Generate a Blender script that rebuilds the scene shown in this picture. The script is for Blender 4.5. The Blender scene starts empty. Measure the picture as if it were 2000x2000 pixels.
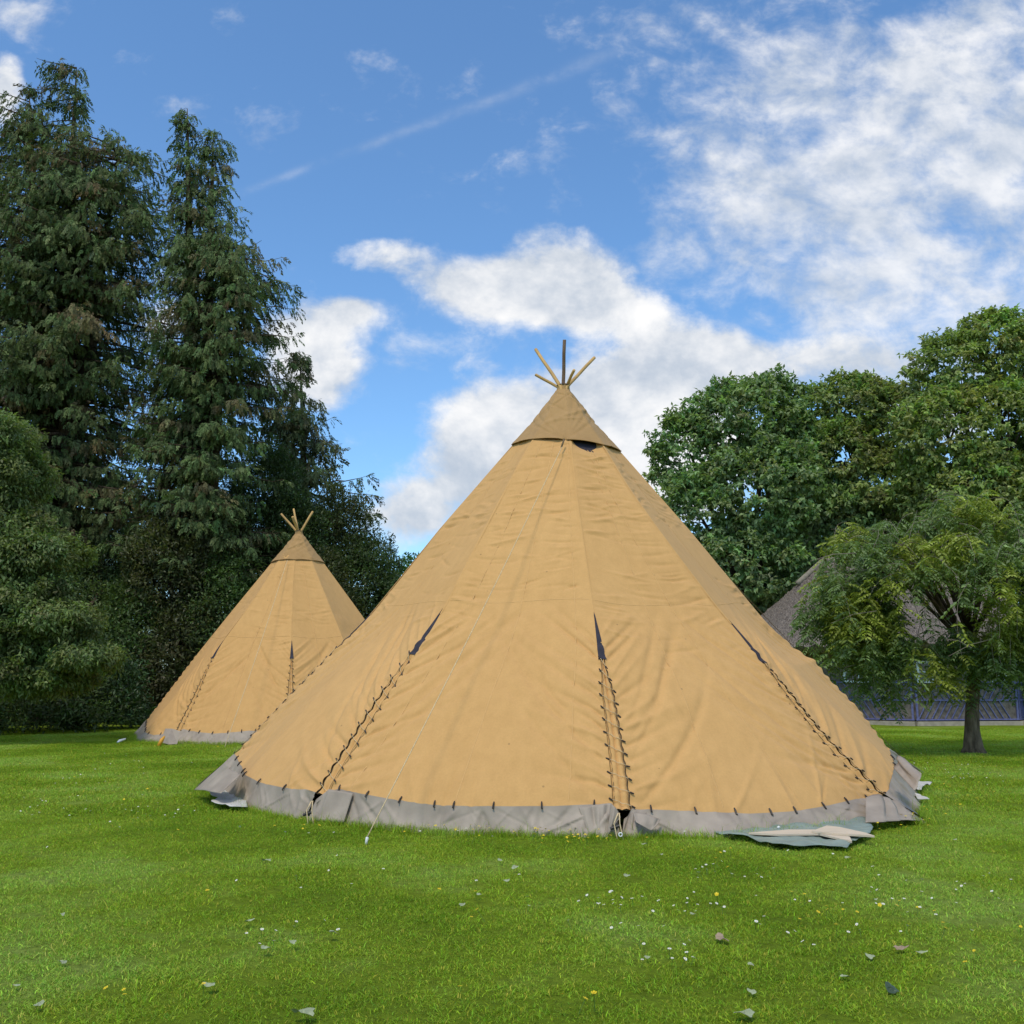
import bpy, bmesh, math, random
import numpy as np
from math import sin, cos, tan, atan, atan2, hypot, radians, pi, exp, sqrt
from mathutils import Vector, Matrix
random.seed(7)
rng = np.random.default_rng(11)
scene = bpy.context.scene

# ------------------------------------------------------------------ camera
F, HZ, EYE = 1900.0, 1330.0, 1.6
PITCH = atan((HZ - 1000) / F)
cam_data = bpy.data.cameras.new('camera')
cam = bpy.data.objects.new('camera', cam_data)
scene.collection.objects.link(cam)
cam.location = (0, 0, EYE)
cam.rotation_euler = (pi / 2 + PITCH, 0, 0)
cam_data.sensor_width = 36
cam_data.lens = 36 * F / 2000
cam_data.clip_start = 0.1
cam_data.clip_end = 3000
scene.camera = cam

SUN_EL, SUN_AZ = 60.0, 248.0      # azimuth measured counter-clockwise from +X: high behind the camera, to the left
SKY_STRENGTH = 0.10
SKY_GAIN = (0.90, 1.22, 1.42)
CLOUD_GAIN = 0.71
scene.view_settings.view_transform = 'Standard'
scene.view_settings.look = 'None'
scene.view_settings.exposure = 0.55
scene.view_settings.gamma = 1.0
scene.view_settings.use_curve_mapping = False
scene.cycles.max_bounces = 6
scene.cycles.diffuse_bounces = 3
scene.cycles.transmission_bounces = 3


def ray(px, py):
    r = (px - 1000) / F
    u = -(py - 1000) / F
    return Vector((r, cos(PITCH) - u * sin(PITCH), sin(PITCH) + u * cos(PITCH)))


def gp(px, py, z=0.0):
    """the point at height z seen at a place of the photograph"""
    d = ray(px, py)
    t = (z - EYE) / d.z
    return Vector((d.x * t, d.y * t, z))


def at(px, py, Y):
    d = ray(px, py)
    t = Y / d.y
    return Vector((d.x * t, Y, EYE + d.z * t))


# ------------------------------------------------------------------ sky
def build_world():
    w = bpy.data.worlds.new('World')
    scene.world = w
    w.use_nodes = True
    nt = w.node_tree
    nt.nodes.clear()
    N, L = nt.nodes.new, nt.links.new

    def put(sock, v):
        if hasattr(v, 'node'):
            L(v, sock)
        else:
            sock.default_value = v

    def m(op, a, b=0.0, c=None):
        n = N('ShaderNodeMath')
        n.operation = op
        put(n.inputs[0], a)
        put(n.inputs[1], b)
        if c is not None:
            put(n.inputs[2], c)
        return n.outputs[0]

    def smooth(x, a, b):
        n = N('ShaderNodeMapRange')
        n.interpolation_type = 'SMOOTHSTEP'
        put(n.inputs['Value'], x)
        n.inputs['From Min'].default_value = a
        n.inputs['From Max'].default_value = b
        return n.outputs['Result']

    def comb(x, y, z=0.0):
        n = N('ShaderNodeCombineXYZ')
        put(n.inputs[0], x)
        put(n.inputs[1], y)
        put(n.inputs[2], z)
        return n.outputs[0]

    def noise(vec, scale, detail, rough, dist=0.0):
        n = N('ShaderNodeTexNoise')
        L(vec, n.inputs['Vector'])
        n.inputs['Scale'].default_value = scale
        n.inputs['Detail'].default_value = detail
        n.inputs['Roughness'].default_value = rough
        n.inputs['Distortion'].default_value = dist
        return n.outputs['Fac']

    def mixc(f, a, b):
        n = N('ShaderNodeMix')
        n.data_type = 'RGBA'
        put(n.inputs['Factor'], f)
        put(n.inputs[6], a)
        put(n.inputs[7], b)
        return n.outputs[2]

    tc = N('ShaderNodeTexCoord')
    sp = N('ShaderNodeSeparateXYZ')
    L(tc.outputs['Generated'], sp.inputs[0])
    x, y, z = sp.outputs
    ysafe = m('MAXIMUM', y, 0.05)
    X = m('DIVIDE', x, ysafe)
    Z = m('DIVIDE', z, ysafe)
    zc = m('ADD', m('MAXIMUM', z, 0.0), 0.22)
    U = m('DIVIDE', x, zc)
    V = m('DIVIDE', y, zc)
    flat = comb(U, V, 0.0)
    front = comb(X, m('MULTIPLY', Z, 1.25), 0.3)
    # billows: one noise for the heaped edges, one for wisps
    n1 = noise(front, 4.6, 10, 0.58, 0.12)
    n2 = noise(front, 15.0, 8, 0.62, 0.2)
    nflat = noise(flat, 0.9, 9, 0.56, 0.3)
    # heaped clouds where the photograph has them: (x, y, rx, ry, weight)
    heaps = [(1430, 715, 135, 80, 1.15), (1290, 720, 120, 85, .8), (1130, 815, 170, 95, .9), (950, 890, 105, 110, .85), (1250, 900, 260, 150, 1.0),
             (915, 555, 120, 58, 1.0), (1120, 530, 150, 80, 1.0), (1190, 610, 120, 48, .8), (1020, 600, 130, 40, .7), (745, 500, 85, 45, .75), (700, 600, 60, 30, .45),
             (610, 730, 115, 110, 1.05), (560, 640, 80, 65, .8), (690, 610, 60, 40, .5), (790, 1010, 110, 75, 1.1), (1640, 690, 110, 80, .55),
             (10, 170, 48, 95, 1.0), (225, 300, 50, 60, .60), (330, 600, 90, 300, .55), (1860, 800, 330, 170, .8)]
    veils = [(1780, 320, 320, 210, .88), (1480, 400, 230, 130, .85), (1980, 130, 280, 250, .95), (1860, 560, 300, 110, .8), (1600, 640, 170, 90, .6), (1360, 500, 120, 70, .45),
             (1290, 250, 160, 60, .33), (1320, 30, 170, 70, .48), (1600, 120, 200, 110, .55), (40, 30, 120, 60, .60),
             (500, 225, 80, 34, .50), (350, 205, 50, 26, .40), (700, 600, 60, 34, .5), (800, 680, 60, 30, .40), (1480, 180, 160, 60, .45)]

    def field(lst):
        tot = None
        for (cx, cy, rx, ry, wt) in lst:
            d = ray(cx, cy)
            X0, Z0 = d.x / d.y, d.z / d.y
            a = m('MULTIPLY', m('SUBTRACT', X, X0), F / rx * 0.82)
            b = m('MULTIPLY', m('SUBTRACT', Z, Z0), F / ry * 0.82)
            q = m('ADD', m('MULTIPLY', a, a), m('MULTIPLY', b, b))
            g = m('MULTIPLY', m('EXPONENT', m('MULTIPLY', q, -1.3)), wt)
            tot = g if tot is None else m('ADD', tot, g)
        return tot

    fh = field(heaps)
    fv = field(veils)
    infront = smooth(y, 0.25, 0.6)
    inrange = m('MULTIPLY', infront, m('SUBTRACT', 1.0, smooth(m('ABSOLUTE', X), 0.62, 0.95)))
    inrange = m('MULTIPLY', inrange, m('SUBTRACT', 1.0, smooth(Z, 0.85, 1.25)))
    a1 = m('ADD', m('MULTIPLY', m('SUBTRACT', n1, 0.5), 2.0), m('MULTIPLY', m('SUBTRACT', n2, 0.5), 1.3))
    dh = smooth(m('ADD', m('MINIMUM', fh, 1.3), a1), 0.36, 1.0)
    a2 = m('ADD', m('MULTIPLY', m('SUBTRACT', n1, 0.5), 1.3), m('MULTIPLY', m('SUBTRACT', n2, 0.5), 2.3))
    dv = m('MULTIPLY', smooth(m('ADD', m('MINIMUM', fv, 1.1), a2), 0.16, 1.35), 0.88)
    # vapour trail
    p0, p1 = ray(440, 392), ray(1250, 80)
    ax, az, bx, bz = p0.x / p0.y, p0.z / p0.y, p1.x / p1.y, p1.z / p1.y
    ln = hypot(bx - ax, bz - az)
    tx, tz = (bx - ax) / ln, (bz - az) / ln
    rx_, rz_ = m('SUBTRACT', X, ax), m('SUBTRACT', Z, az)
    along = m('ADD', m('MULTIPLY', rx_, tx), m('MULTIPLY', rz_, tz))
    across = m('SUBTRACT', m('MULTIPLY', rx_, -tz), m('MULTIPLY', rz_, -tx))
    across = m('ADD', across, m('MULTIPLY', m('SUBTRACT', n1, 0.5), 0.02))
    wid = m('ADD', 0.0040, m('MULTIPLY', m('MAXIMUM', along, 0.0), 0.009))
    qq = m('DIVIDE', across, wid)
    trail = m('EXPONENT', m('MULTIPLY', m('MULTIPLY', qq, qq), -1.0))
    trail = m('MULTIPLY', trail, m('MULTIPLY', smooth(along, 0.0, 0.03), m('SUBTRACT', 1.0, smooth(along, ln * 0.8, ln * 1.1))))
    trail = m('MULTIPLY', trail, m('MULTIPLY', m('MULTIPLY', smooth(n2, 0.25, 0.75), smooth(n1, 0.0, 0.4)), 0.24))
    dens_in = m('MAXIMUM', m('MAXIMUM', dh, dv), trail)
    dens_out = smooth(nflat, 0.44, 0.62)
    dens = m('ADD', m('MULTIPLY', dens_in, inrange), m('MULTIPLY', dens_out, m('SUBTRACT', 1.0, inrange)))
    dens = m('MULTIPLY', dens, 0.97)
    # light and grey inside the clouds
    up = comb(X, m('MULTIPLY', m('ADD', Z, 0.03), 1.25), 0.3)
    n1u = noise(up, 4.6, 6, 0.58, 0.12)
    lit = m('SUBTRACT', n1, n1u)
    shade = smooth(m('ADD', m('MULTIPLY', lit, 3.2), m('MULTIPLY', n2, 0.8)), -0.10, 0.95)
    ccol = mixc(shade, (0.50, 0.57, 0.67, 1), (1.0, 0.99, 0.98, 1))
    sky = N('ShaderNodeTexSky')
    sky.sky_type = 'NISHITA'
    sky.sun_disc = False
    sky.sun_elevation = radians(SUN_EL)
    sky.sun_rotation = radians(90 - SUN_AZ)
    sky.altitude = 0
    sky.air_density = 1.0
    sky.dust_density = 0.6
    sky.ozone_density = 2.0
    sk = N('ShaderNodeVectorMath')
    sk.operation = 'MULTIPLY'
    L(sky.outputs[0], sk.inputs[0])
    sk.inputs[1].default_value = SKY_GAIN
    cl = N('ShaderNodeVectorMath')
    cl.operation = 'SCALE'
    L(ccol, cl.inputs[0])
    cl.inputs['Scale'].default_value = CLOUD_GAIN / SKY_STRENGTH
    fin = mixc(dens, sk.outputs[0], cl.outputs[0])
    bg = N('ShaderNodeBackground')
    L(fin, bg.inputs['Color'])
    bg.inputs['Strength'].default_value = SKY_STRENGTH
    out = N('ShaderNodeOutputWorld')
    L(bg.outputs[0], out.inputs['Surface'])
    w.cycles.sampling_method = 'MANUAL'
    w.cycles.sample_map_resolution = 512


build_world()
sd = bpy.data.lights.new('sun', 'SUN')
sd.energy = 1.5
sd.angle = radians(11)
sd.color = (1.0, 0.90, 0.76)
sun = bpy.data.objects.new('sun', sd)
scene.collection.objects.link(sun)
sv = Vector((cos(radians(SUN_AZ)) * cos(radians(SUN_EL)), sin(radians(SUN_AZ)) * cos(radians(SUN_EL)), sin(radians(SUN_EL))))
sun.rotation_euler = sv.to_track_quat('Z', 'Y').to_euler()
sun.location = sv * 60


# ------------------------------------------------------------------ helpers
def link(o, parent=None):
    scene.collection.objects.link(o)
    if parent is not None:
        o.parent = parent
    return o


def tag(o, label=None, cat=None, group=None, kind=None):
    if label: o['label'] = label
    if cat: o['category'] = cat
    if group: o['group'] = group
    if kind: o['kind'] = kind
    return o


def thing(name, label, cat, loc=(0, 0, 0), rotz=0.0, group=None):
    o = bpy.data.objects.new(name, None)
    o.empty_display_size = 0.3
    o.location = loc
    o.rotation_euler = (0, 0, rotz)
    link(o)
    return tag(o, label, cat, group)


def from_np(name, verts, faces, mat, parent=None, smooth=True, col=None, local=None):
    """verts (n,3) world coordinates; faces (k,4) or (k,3) int; col per vertex (n,3)"""
    verts = np.asarray(verts, dtype=np.float32)
    if local is not None:
        verts = verts - np.array(local, dtype=np.float32)
    faces = np.asarray(faces, dtype=np.int32)
    me = bpy.data.meshes.new(name)
    me.vertices.add(len(verts))
    me.vertices.foreach_set('co', verts.ravel())
    k, s = faces.shape
    me.loops.add(k * s)
    me.loops.foreach_set('vertex_index', faces.ravel())
    me.polygons.add(k)
    me.polygons.foreach_set('loop_start', np.arange(0, k * s, s, dtype=np.int32))
    me.polygons.foreach_set('loop_total', np.full(k, s, dtype=np.int32))
    if smooth:
        me.polygons.foreach_set('use_smooth', np.ones(k, dtype=bool))
    if col is not None:
        ca = me.color_attributes.new('Col', 'FLOAT_COLOR', 'POINT')
        c4 = np.ones((len(verts), 4), dtype=np.float32)
        c4[:, :3] = col
        ca.data.foreach_set('color', c4.ravel())
    me.update(calc_edges=True)
    if mat is not None:
        me.materials.append(mat)
    o = bpy.data.objects.new(name, me)
    link(o, parent)
    return o


class MB:
    """collects simple solids, built as one mesh"""
    def __init__(s):
        s.v, s.f = [], []

    def add(s, vs, fs):
        b = len(s.v)
        s.v += [tuple(v) for v in vs]
        s.f += [tuple(b + i for i in f) for f in fs]

    def box(s, c, size, M=None):
        hx, hy, hz = size[0] / 2, size[1] / 2, size[2] / 2
        vs = [Vector((x, y, z)) for z in (-hz, hz) for y in (-hy, hy) for x in (-hx, hx)]
        if M is not None:
            vs = [M @ v for v in vs]
        c = Vector(c)
        s.add([v + c for v in vs], [(0, 2, 3, 1), (4, 5, 7, 6), (0, 1, 5, 4), (2, 6, 7, 3), (0, 4, 6, 2), (1, 3, 7, 5)])

    def bar(s, a, b, w, t, nrm):
        """box from a to b, width w across, thickness t along nrm"""
        a, b, nrm = Vector(a), Vector(b), Vector(nrm).normalized()
        d = (b - a).normalized()
        sd_ = d.cross(nrm).normalized() * w / 2
        n = sd_.cross(d).normalized() * t / 2
        vs = [a - sd_ - n, a + sd_ - n, a + sd_ + n, a - sd_ + n, b - sd_ - n, b + sd_ - n, b + sd_ + n, b - sd_ + n]
        s.add(vs, [(0, 1, 2, 3), (4, 7, 6, 5), (0, 4, 5, 1), (1, 5, 6, 2), (2, 6, 7, 3), (3, 7, 4, 0)])

    def tube(s, pts, rad, n=8, cap=True):
        pts = [Vector(p) for p in pts]
        if not hasattr(rad, '__len__'):
            rad = [rad] * len(pts)
        b = len(s.v)
        up = Vector((0.31, 0.17, 1)).normalized()
        prev = None
        for i, p in enumerate(pts):
            d = (pts[min(i + 1, len(pts) - 1)] - pts[max(i - 1, 0)]).normalized()
            if prev is None:
                a = d.cross(up)
                if a.length < 1e-3: a = d.cross(Vector((1, 0, 0)))
            else:
                a = prev - d * prev.dot(d)
            a.normalize()
            prev = a
            c = d.cross(a)
            for k in range(n):
                t = 2 * pi * k / n
                s.v.append(tuple(p + (a * cos(t) + c * sin(t)) * rad[i]))
        for i in range(len(pts) - 1):
            for k in range(n):
                k2 = (k + 1) % n
                s.f.append((b + i * n + k, b + i * n + k2, b + (i + 1) * n + k2, b + (i + 1) * n + k))
        if cap:
            s.f.append(tuple(b + k for k in reversed(range(n))))
            s.f.append(tuple(b + (len(pts) - 1) * n + k for k in range(n)))

    def build(s, name, mat, parent=None, smooth=False):
        me = bpy.data.meshes.new(name)
        me.from_pydata(s.v, [], s.f)
        if smooth:
            me.polygons.foreach_set('use_smooth', np.ones(len(me.polygons), dtype=bool))
        me.update()
        me.materials.append(mat)
        o = bpy.data.objects.new(name, me)
        return link(o, parent)


# ------------------------------------------------------------------ materials
def new_mat(name):
    m = bpy.data.materials.new(name)
    m.use_nodes = True
    nt = m.node_tree
    b = nt.nodes['Principled BSDF']
    return m, nt, b


def simple(name, col, rough=0.7, spec=0.3, vary=0.25, scale=8.0, bump=0.0, bscale=60.0, metal=0.0, stretch=(1, 1, 1)):
    m, nt, b = new_mat(name)
    N, L = nt.nodes.new, nt.links.new
    tc = N('ShaderNodeTexCoord')
    mp = N('ShaderNodeMapping')
    mp.inputs['Scale'].default_value = stretch
    L(tc.outputs['Object'], mp.inputs[0])
    n = N('ShaderNodeTexNoise')
    n.inputs['Scale'].default_value = scale
    n.inputs['Detail'].default_value = 6
    L(mp.outputs[0], n.inputs['Vector'])
    r = N('ShaderNodeValToRGB')
    r.color_ramp.elements[0].position = 0.3
    r.color_ramp.elements[1].position = 0.7
    r.color_ramp.elements[0].color = tuple(c * (1 - vary) for c in col) + (1,)
    r.color_ramp.elements[1].color = tuple(min(1, c * (1 + vary)) for c in col) + (1,)
    L(n.outputs['Fac'], r.inputs[0])
    L(r.outputs[0], b.inputs['Base Color'])
    b.inputs['Roughness'].default_value = rough
    b.inputs['Specular IOR Level'].default_value = spec
    b.inputs['Metallic'].default_value = metal
    if bump:
        n2 = N('ShaderNodeTexNoise')
        n2.inputs['Scale'].default_value = bscale
        n2.inputs['Detail'].default_value = 5
        L(mp.outputs[0], n2.inputs['Vector'])
        bp = N('ShaderNodeBump')
        bp.inputs['Strength'].default_value = 1.0
        bp.inputs['Distance'].default_value = bump
        L(n2.outputs['Fac'], bp.inputs['Height'])
        L(bp.outputs[0], b.inputs['Normal'])
    return m


def canvas_mat(name, c0, c1, c2):
    m, nt, b = new_mat(name)
    N, L = nt.nodes.new, nt.links.new
    tc = N('ShaderNodeTexCoord')

    def noise(sc, det, vec=None, rough=0.5):
        n = N('ShaderNodeTexNoise')
        n.inputs['Scale'].default_value = sc
        n.inputs['Detail'].default_value = det
        n.inputs['Roughness'].default_value = rough
        L(vec or tc.outputs['Object'], n.inputs['Vector'])
        return n.outputs['Fac']
    big = noise(0.55, 4)
    r = N('ShaderNodeValToRGB')
    e = r.color_ramp.elements
    e[0].position, e[1].position = 0.32, 0.7
    e[0].color, e[1].color = c0 + (1,), c2 + (1,)
    x = r.color_ramp.elements.new(0.5)
    x.color = c1 + (1,)
    L(big, r.inputs[0])
    # weathering streaks running down the cloth
    mp = N('ShaderNodeMapping')
    mp.inputs['Scale'].default_value = (7, 7, 0.5)
    L(tc.outputs['Object'], mp.inputs[0])
    st = noise(1.0, 6, mp.outputs[0], 0.6)
    fine = noise(45, 4)
    mx = N('ShaderNodeMix')
    mx.data_type = 'RGBA'
    mx.blend_type = 'MULTIPLY'
    mx.inputs['Factor'].default_value = 1.0
    r2 = N('ShaderNodeValToRGB')
    r2.color_ramp.elements[0].position, r2.color_ramp.elements[1].position = 0.25, 0.65
    r2.color_ramp.elements[0].color = (0.90, 0.89, 0.87, 1)
    r2.color_ramp.elements[1].color = (1.0, 1.0, 1.0, 1)
    L(st, r2.inputs[0])
    L(r.outputs[0], mx.inputs[6])
    L(r2.outputs[0], mx.inputs[7])
    mx2 = N('ShaderNodeMix')
    mx2.data_type = 'RGBA'
    mx2.blend_type = 'MULTIPLY'
    mx2.inputs['Factor'].default_value = 1.0
    r3 = N('ShaderNodeValToRGB')
    r3.color_ramp.elements[0].position, r3.color_ramp.elements[1].position = 0.2, 0.8
    r3.color_ramp.elements[0].color = (0.93, 0.93, 0.93, 1)
    r3.color_ramp.elements[1].color = (1.04, 1.04, 1.04, 1)
    L(fine, r3.inputs[0])
    L(mx.outputs[2], mx2.inputs[6])
    L(r3.outputs[0], mx2.inputs[7])
    vo = N('ShaderNodeTexVoronoi')
    vo.inputs['Scale'].default_value = 2.6
    L(tc.outputs['Object'], vo.inputs['Vector'])
    lt = N('ShaderNodeMath')
    lt.operation = 'LESS_THAN'
    lt.inputs[1].default_value = 0.035
    L(vo.outputs['Distance'], lt.inputs[0])
    sc_ = N('ShaderNodeMath')
    sc_.operation = 'MULTIPLY'
    sc_.inputs[1].default_value = 0.55
    L(lt.outputs[0], sc_.inputs[0])
    mx3 = N('ShaderNodeMix')
    mx3.data_type = 'RGBA'
    L(sc_.outputs[0], mx3.inputs['Factor'])
    L(mx2.outputs[2], mx3.inputs[6])
    mx3.inputs[7].default_value = (.22, .13, .06, 1)
    L(mx3.outputs[2], b.inputs['Base Color'])
    b.inputs['Roughness'].default_value = 0.85
    b.inputs['Specular IOR Level'].default_value = 0.15
    b.inputs['Sheen Weight'].default_value = 0.08
    bp = N('ShaderNodeBump')
    bp.inputs['Distance'].default_value = 0.004
    bp.inputs['Strength'].default_value = 0.6
    mid = noise(9, 5)
    ad = N('ShaderNodeMath')
    ad.operation = 'ADD'
    L(mid, ad.inputs[0])
    L(noise(260, 2), ad.inputs[1])
    L(mid, bp.inputs['Height'])
    L(bp.outputs[0], b.inputs['Normal'])
    return m


def leaf_mat(name, rough=0.5, trans=0.25, spec=0.35, tint=(1, 1, 1)):
    m, nt, b = new_mat(name)
    N, L = nt.nodes.new, nt.links.new
    a = N('ShaderNodeVertexColor')
    a.layer_name = 'Col'
    L(a.outputs[0], b.inputs['Base Color'])
    b.inputs['Roughness'].default_value = rough
    b.inputs['Specular IOR Level'].default_value = spec
    t = N('ShaderNodeBsdfTranslucent')
    mul = N('ShaderNodeMix')
    mul.data_type = 'RGBA'
    mul.blend_type = 'MULTIPLY'
    mul.inputs['Factor'].default_value = 1
    L(a.outputs[0], mul.inputs[6])
    mul.inputs[7].default_value = (1.3, 1.5, 0.7, 1)
    L(mul.outputs[2], t.inputs['Color'])
    mx = N('ShaderNodeMixShader')
    mx.inputs[0].default_value = trans
    L(b.outputs[0], mx.inputs[1])
    L(t.outputs[0], mx.inputs[2])
    L(mx.outputs[0], nt.nodes['Material Output'].inputs['Surface'])
    return m


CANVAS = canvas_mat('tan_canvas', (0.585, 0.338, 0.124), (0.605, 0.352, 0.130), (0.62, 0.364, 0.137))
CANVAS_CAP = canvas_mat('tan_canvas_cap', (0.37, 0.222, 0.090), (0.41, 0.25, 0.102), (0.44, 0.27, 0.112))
SKIRT = simple('grey_skirt_cloth', (0.335, 0.278, 0.218), 0.55, 0.3, 0.16, 4.0, 0.002, 30)
PATCH = simple('dark_mesh_cloth', (0.035, 0.033, 0.045), 0.75, 0.2, 0.2, 12)
TOGGLE = simple('dark_toggle', (0.035, 0.026, 0.02), 0.5, 0.4, 0.3, 20)
CORD = simple('pale_cord', (0.62, 0.48, 0.28), 0.8, 0.2, 0.2, 30)
CORD_DARK = simple('dark_cord', (0.16, 0.11, 0.06), 0.8, 0.2, 0.2, 30)
SEAM = simple('seam_stitching', (0.62, 0.375, 0.150), 0.85, 0.1, 0.05, 10)
POLE = simple('pole_wood', (0.50, 0.31, 0.11), 0.6, 0.3, 0.3, 4, 0.002, 30, stretch=(1, 1, 0.2))
POLE_DK = simple('pole_wood_dark', (0.21, 0.13, 0.085), 0.6, 0.3, 0.25, 4)
WHITE = simple('white_plastic', (0.75, 0.76, 0.74), 0.4, 0.5, 0.05, 20)
BLACK = simple('black_plastic', (0.02, 0.02, 0.022), 0.5, 0.4, 0.1, 20)
ORANGE = simple('orange_plastic', (0.70, 0.33, 0.03), 0.5, 0.4, 0.1, 20)
BARK = simple('bark', (0.105, 0.078, 0.052), 0.9, 0.1, 0.6, 9, 0.06, 22, stretch=(1, 1, 0.22))
BARK_MID = simple('brown_bark', (0.15, 0.115, 0.075), 0.9, 0.1, 0.6, 10, 0.06, 24, stretch=(1, 1, 0.25))
BARK_PALE = simple('pale_bark', (0.24, 0.21, 0.16), 0.9, 0.1, 0.3, 8, 0.01, 30)
LEAF = leaf_mat('broad_leaf', 0.48, 0.33, 0.3)
NEEDLE = leaf_mat('conifer_leaf', 0.7, 0.12, 0.10)
GRASSM = None


# ------------------------------------------------------------------ ground
def ground_h(x, y):
    return 0.0


def lawn_mats():
    m, nt, b = new_mat('lawn_soil_and_grass')
    N, L = nt.nodes.new, nt.links.new
    geo = N('ShaderNodeNewGeometry')

    def noise(sc, det, rough=0.55, stretch=None):
        n = N('ShaderNodeTexNoise')
        n.inputs['Scale'].default_value = sc
        n.inputs['Detail'].default_value = det
        n.inputs['Roughness'].default_value = rough
        if stretch:
            mp = N('ShaderNodeMapping')
            mp.inputs['Scale'].default_value = stretch
            L(geo.outputs['Position'], mp.inputs[0])
            L(mp.outputs[0], n.inputs['Vector'])
        else:
            L(geo.outputs['Position'], n.inputs['Vector'])
        return n.outputs['Fac']
    r = N('ShaderNodeValToRGB')
    e = r.color_ramp.elements
    e[0].position, e[1].position = 0.36, 0.62
    e[0].color = (0.145, 0.235, 0.010, 1)
    e[1].color = (0.27, 0.38, 0.06, 1)
    e2 = e.new(0.5)
    e2.color = (0.205, 0.305, 0.016, 1)
    L(noise(0.42, 6), r.inputs[0])
    mx = N('ShaderNodeMix')
    mx.data_type = 'RGBA'
    mx.blend_type = 'MULTIPLY'
    mx.inputs['Factor'].default_value = 1
    r2 = N('ShaderNodeValToRGB')
    r2.color_ramp.elements[0].position, r2.color_ramp.elements[1].position = 0.3, 0.72
    r2.color_ramp.elements[0].color = (0.55, 0.55, 0.5, 1)
    r2.color_ramp.elements[1].color = (1.25, 1.2, 1.3, 1)
    L(noise(14, 8, 0.7), r2.inputs[0])
    L(r.outputs[0], mx.inputs[6])
    L(r2.outputs[0], mx.inputs[7])
    L(mx.outputs[2], b.inputs['Base Color'])
    b.inputs['Roughness'].default_value = 0.9
    b.inputs['Specular IOR Level'].default_value = 0.1
    bp = N('ShaderNodeBump')
    bp.inputs['Distance'].default_value = 0.05
    L(noise(30, 6, 0.7), bp.inputs['Height'])
    L(bp.outputs[0], b.inputs['Normal'])

    g, nt, b = new_mat('grass_blades')
    N, L = nt.nodes.new, nt.links.new
    geo = N('ShaderNodeNewGeometry')
    a = N('ShaderNodeVertexColor')
    a.layer_name = 'Col'
    r = N('ShaderNodeValToRGB')
    e = r.color_ramp.elements
    e[0].position, e[1].position = 0.36, 0.62
    e[0].color = (0.19, 0.325, 0.010, 1)
    e[1].color = (0.325, 0.495, 0.055, 1)
    e2 = e.new(0.5)
    e2.color = (0.285, 0.42, 0.022, 1)
    n = N('ShaderNodeTexNoise')
    n.inputs['Scale'].default_value = 0.42
    n.inputs['Detail'].default_value = 6
    L(geo.outputs['Position'], n.inputs['Vector'])
    L(n.outputs['Fac'], r.inputs[0])
    mx = N('ShaderNodeMix')
    mx.data_type = 'RGBA'
    mx.blend_type = 'MULTIPLY'
    mx.inputs['Factor'].default_value = 1
    L(r.outputs[0], mx.inputs[6])
    L(a.outputs[0], mx.inputs[7])
    L(mx.outputs[2], b.inputs['Base Color'])
    b.inputs['Roughness'].default_value = 0.55
    b.inputs['Specular IOR Level'].default_value = 0.3
    t = N('ShaderNodeBsdfTranslucent')
    L(mx.outputs[2], t.inputs['Color'])
    ms = N('ShaderNodeMixShader')
    ms.inputs[0].default_value = 0.35
    L(b.outputs[0], ms.inputs[1])
    L(t.outputs[0], ms.inputs[2])
    L(ms.outputs[0], nt.nodes['Material Output'].inputs['Surface'])
    return m, g


LAWN, BLADE = lawn_mats()


def build_ground():
    xs = np.concatenate([[-1500, -400, -120, -60], np.linspace(-40, 40, 161), [60, 120, 400, 1500]])
    ys = np.concatenate([[-60, -20], np.linspace(-5, 60, 131), [80, 150, 400, 1500]])
    gx, gy = np.meshgrid(xs, ys)
    gz = np.zeros_like(gx)
    v = np.stack([gx, gy, gz], -1).reshape(-1, 3)
    near = (np.abs(v[:, 0]) < 39) & (v[:, 1] > 3) & (v[:, 1] < 58)
    bump = 0.018 * np.sin(v[:, 0] * 1.3 + 0.7 * np.sin(v[:, 1] * .9)) * np.sin(v[:, 1] * 1.1 + 1.2) - 0.02
    v[:, 2] = np.where(near, bump, -0.02)
    nx, ny = len(xs), len(ys)
    i = np.arange(nx - 1)[None, :] + np.arange(ny - 1)[:, None] * nx
    f = np.stack([i, i + 1, i + 1 + nx, i + nx], -1).reshape(-1, 4)
    o = from_np('lawn_ground', v, f, LAWN)
    tag(o, kind='structure')
    return o


build_ground()


# ------------------------------------------------------------------ tents
def interp_poly(pts, n):
    """resample a polyline of Vectors evenly by chord length -> (n,3)"""
    p = np.array([tuple(q) for q in pts], dtype=float)
    d = np.concatenate([[0], np.cumsum(np.linalg.norm(np.diff(p, axis=0), axis=1))])
    t = np.linspace(0, d[-1], n)
    return np.stack([np.interp(t, d, p[:, k]) for k in range(3)], -1)


def grid_faces(nu, nv):
    i = np.arange(nu - 1)[None, :] + np.arange(nv - 1)[:, None] * nu
    return np.stack([i, i + 1, i + 1 + nu, i + nu], -1).reshape(-1, 4)


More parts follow.
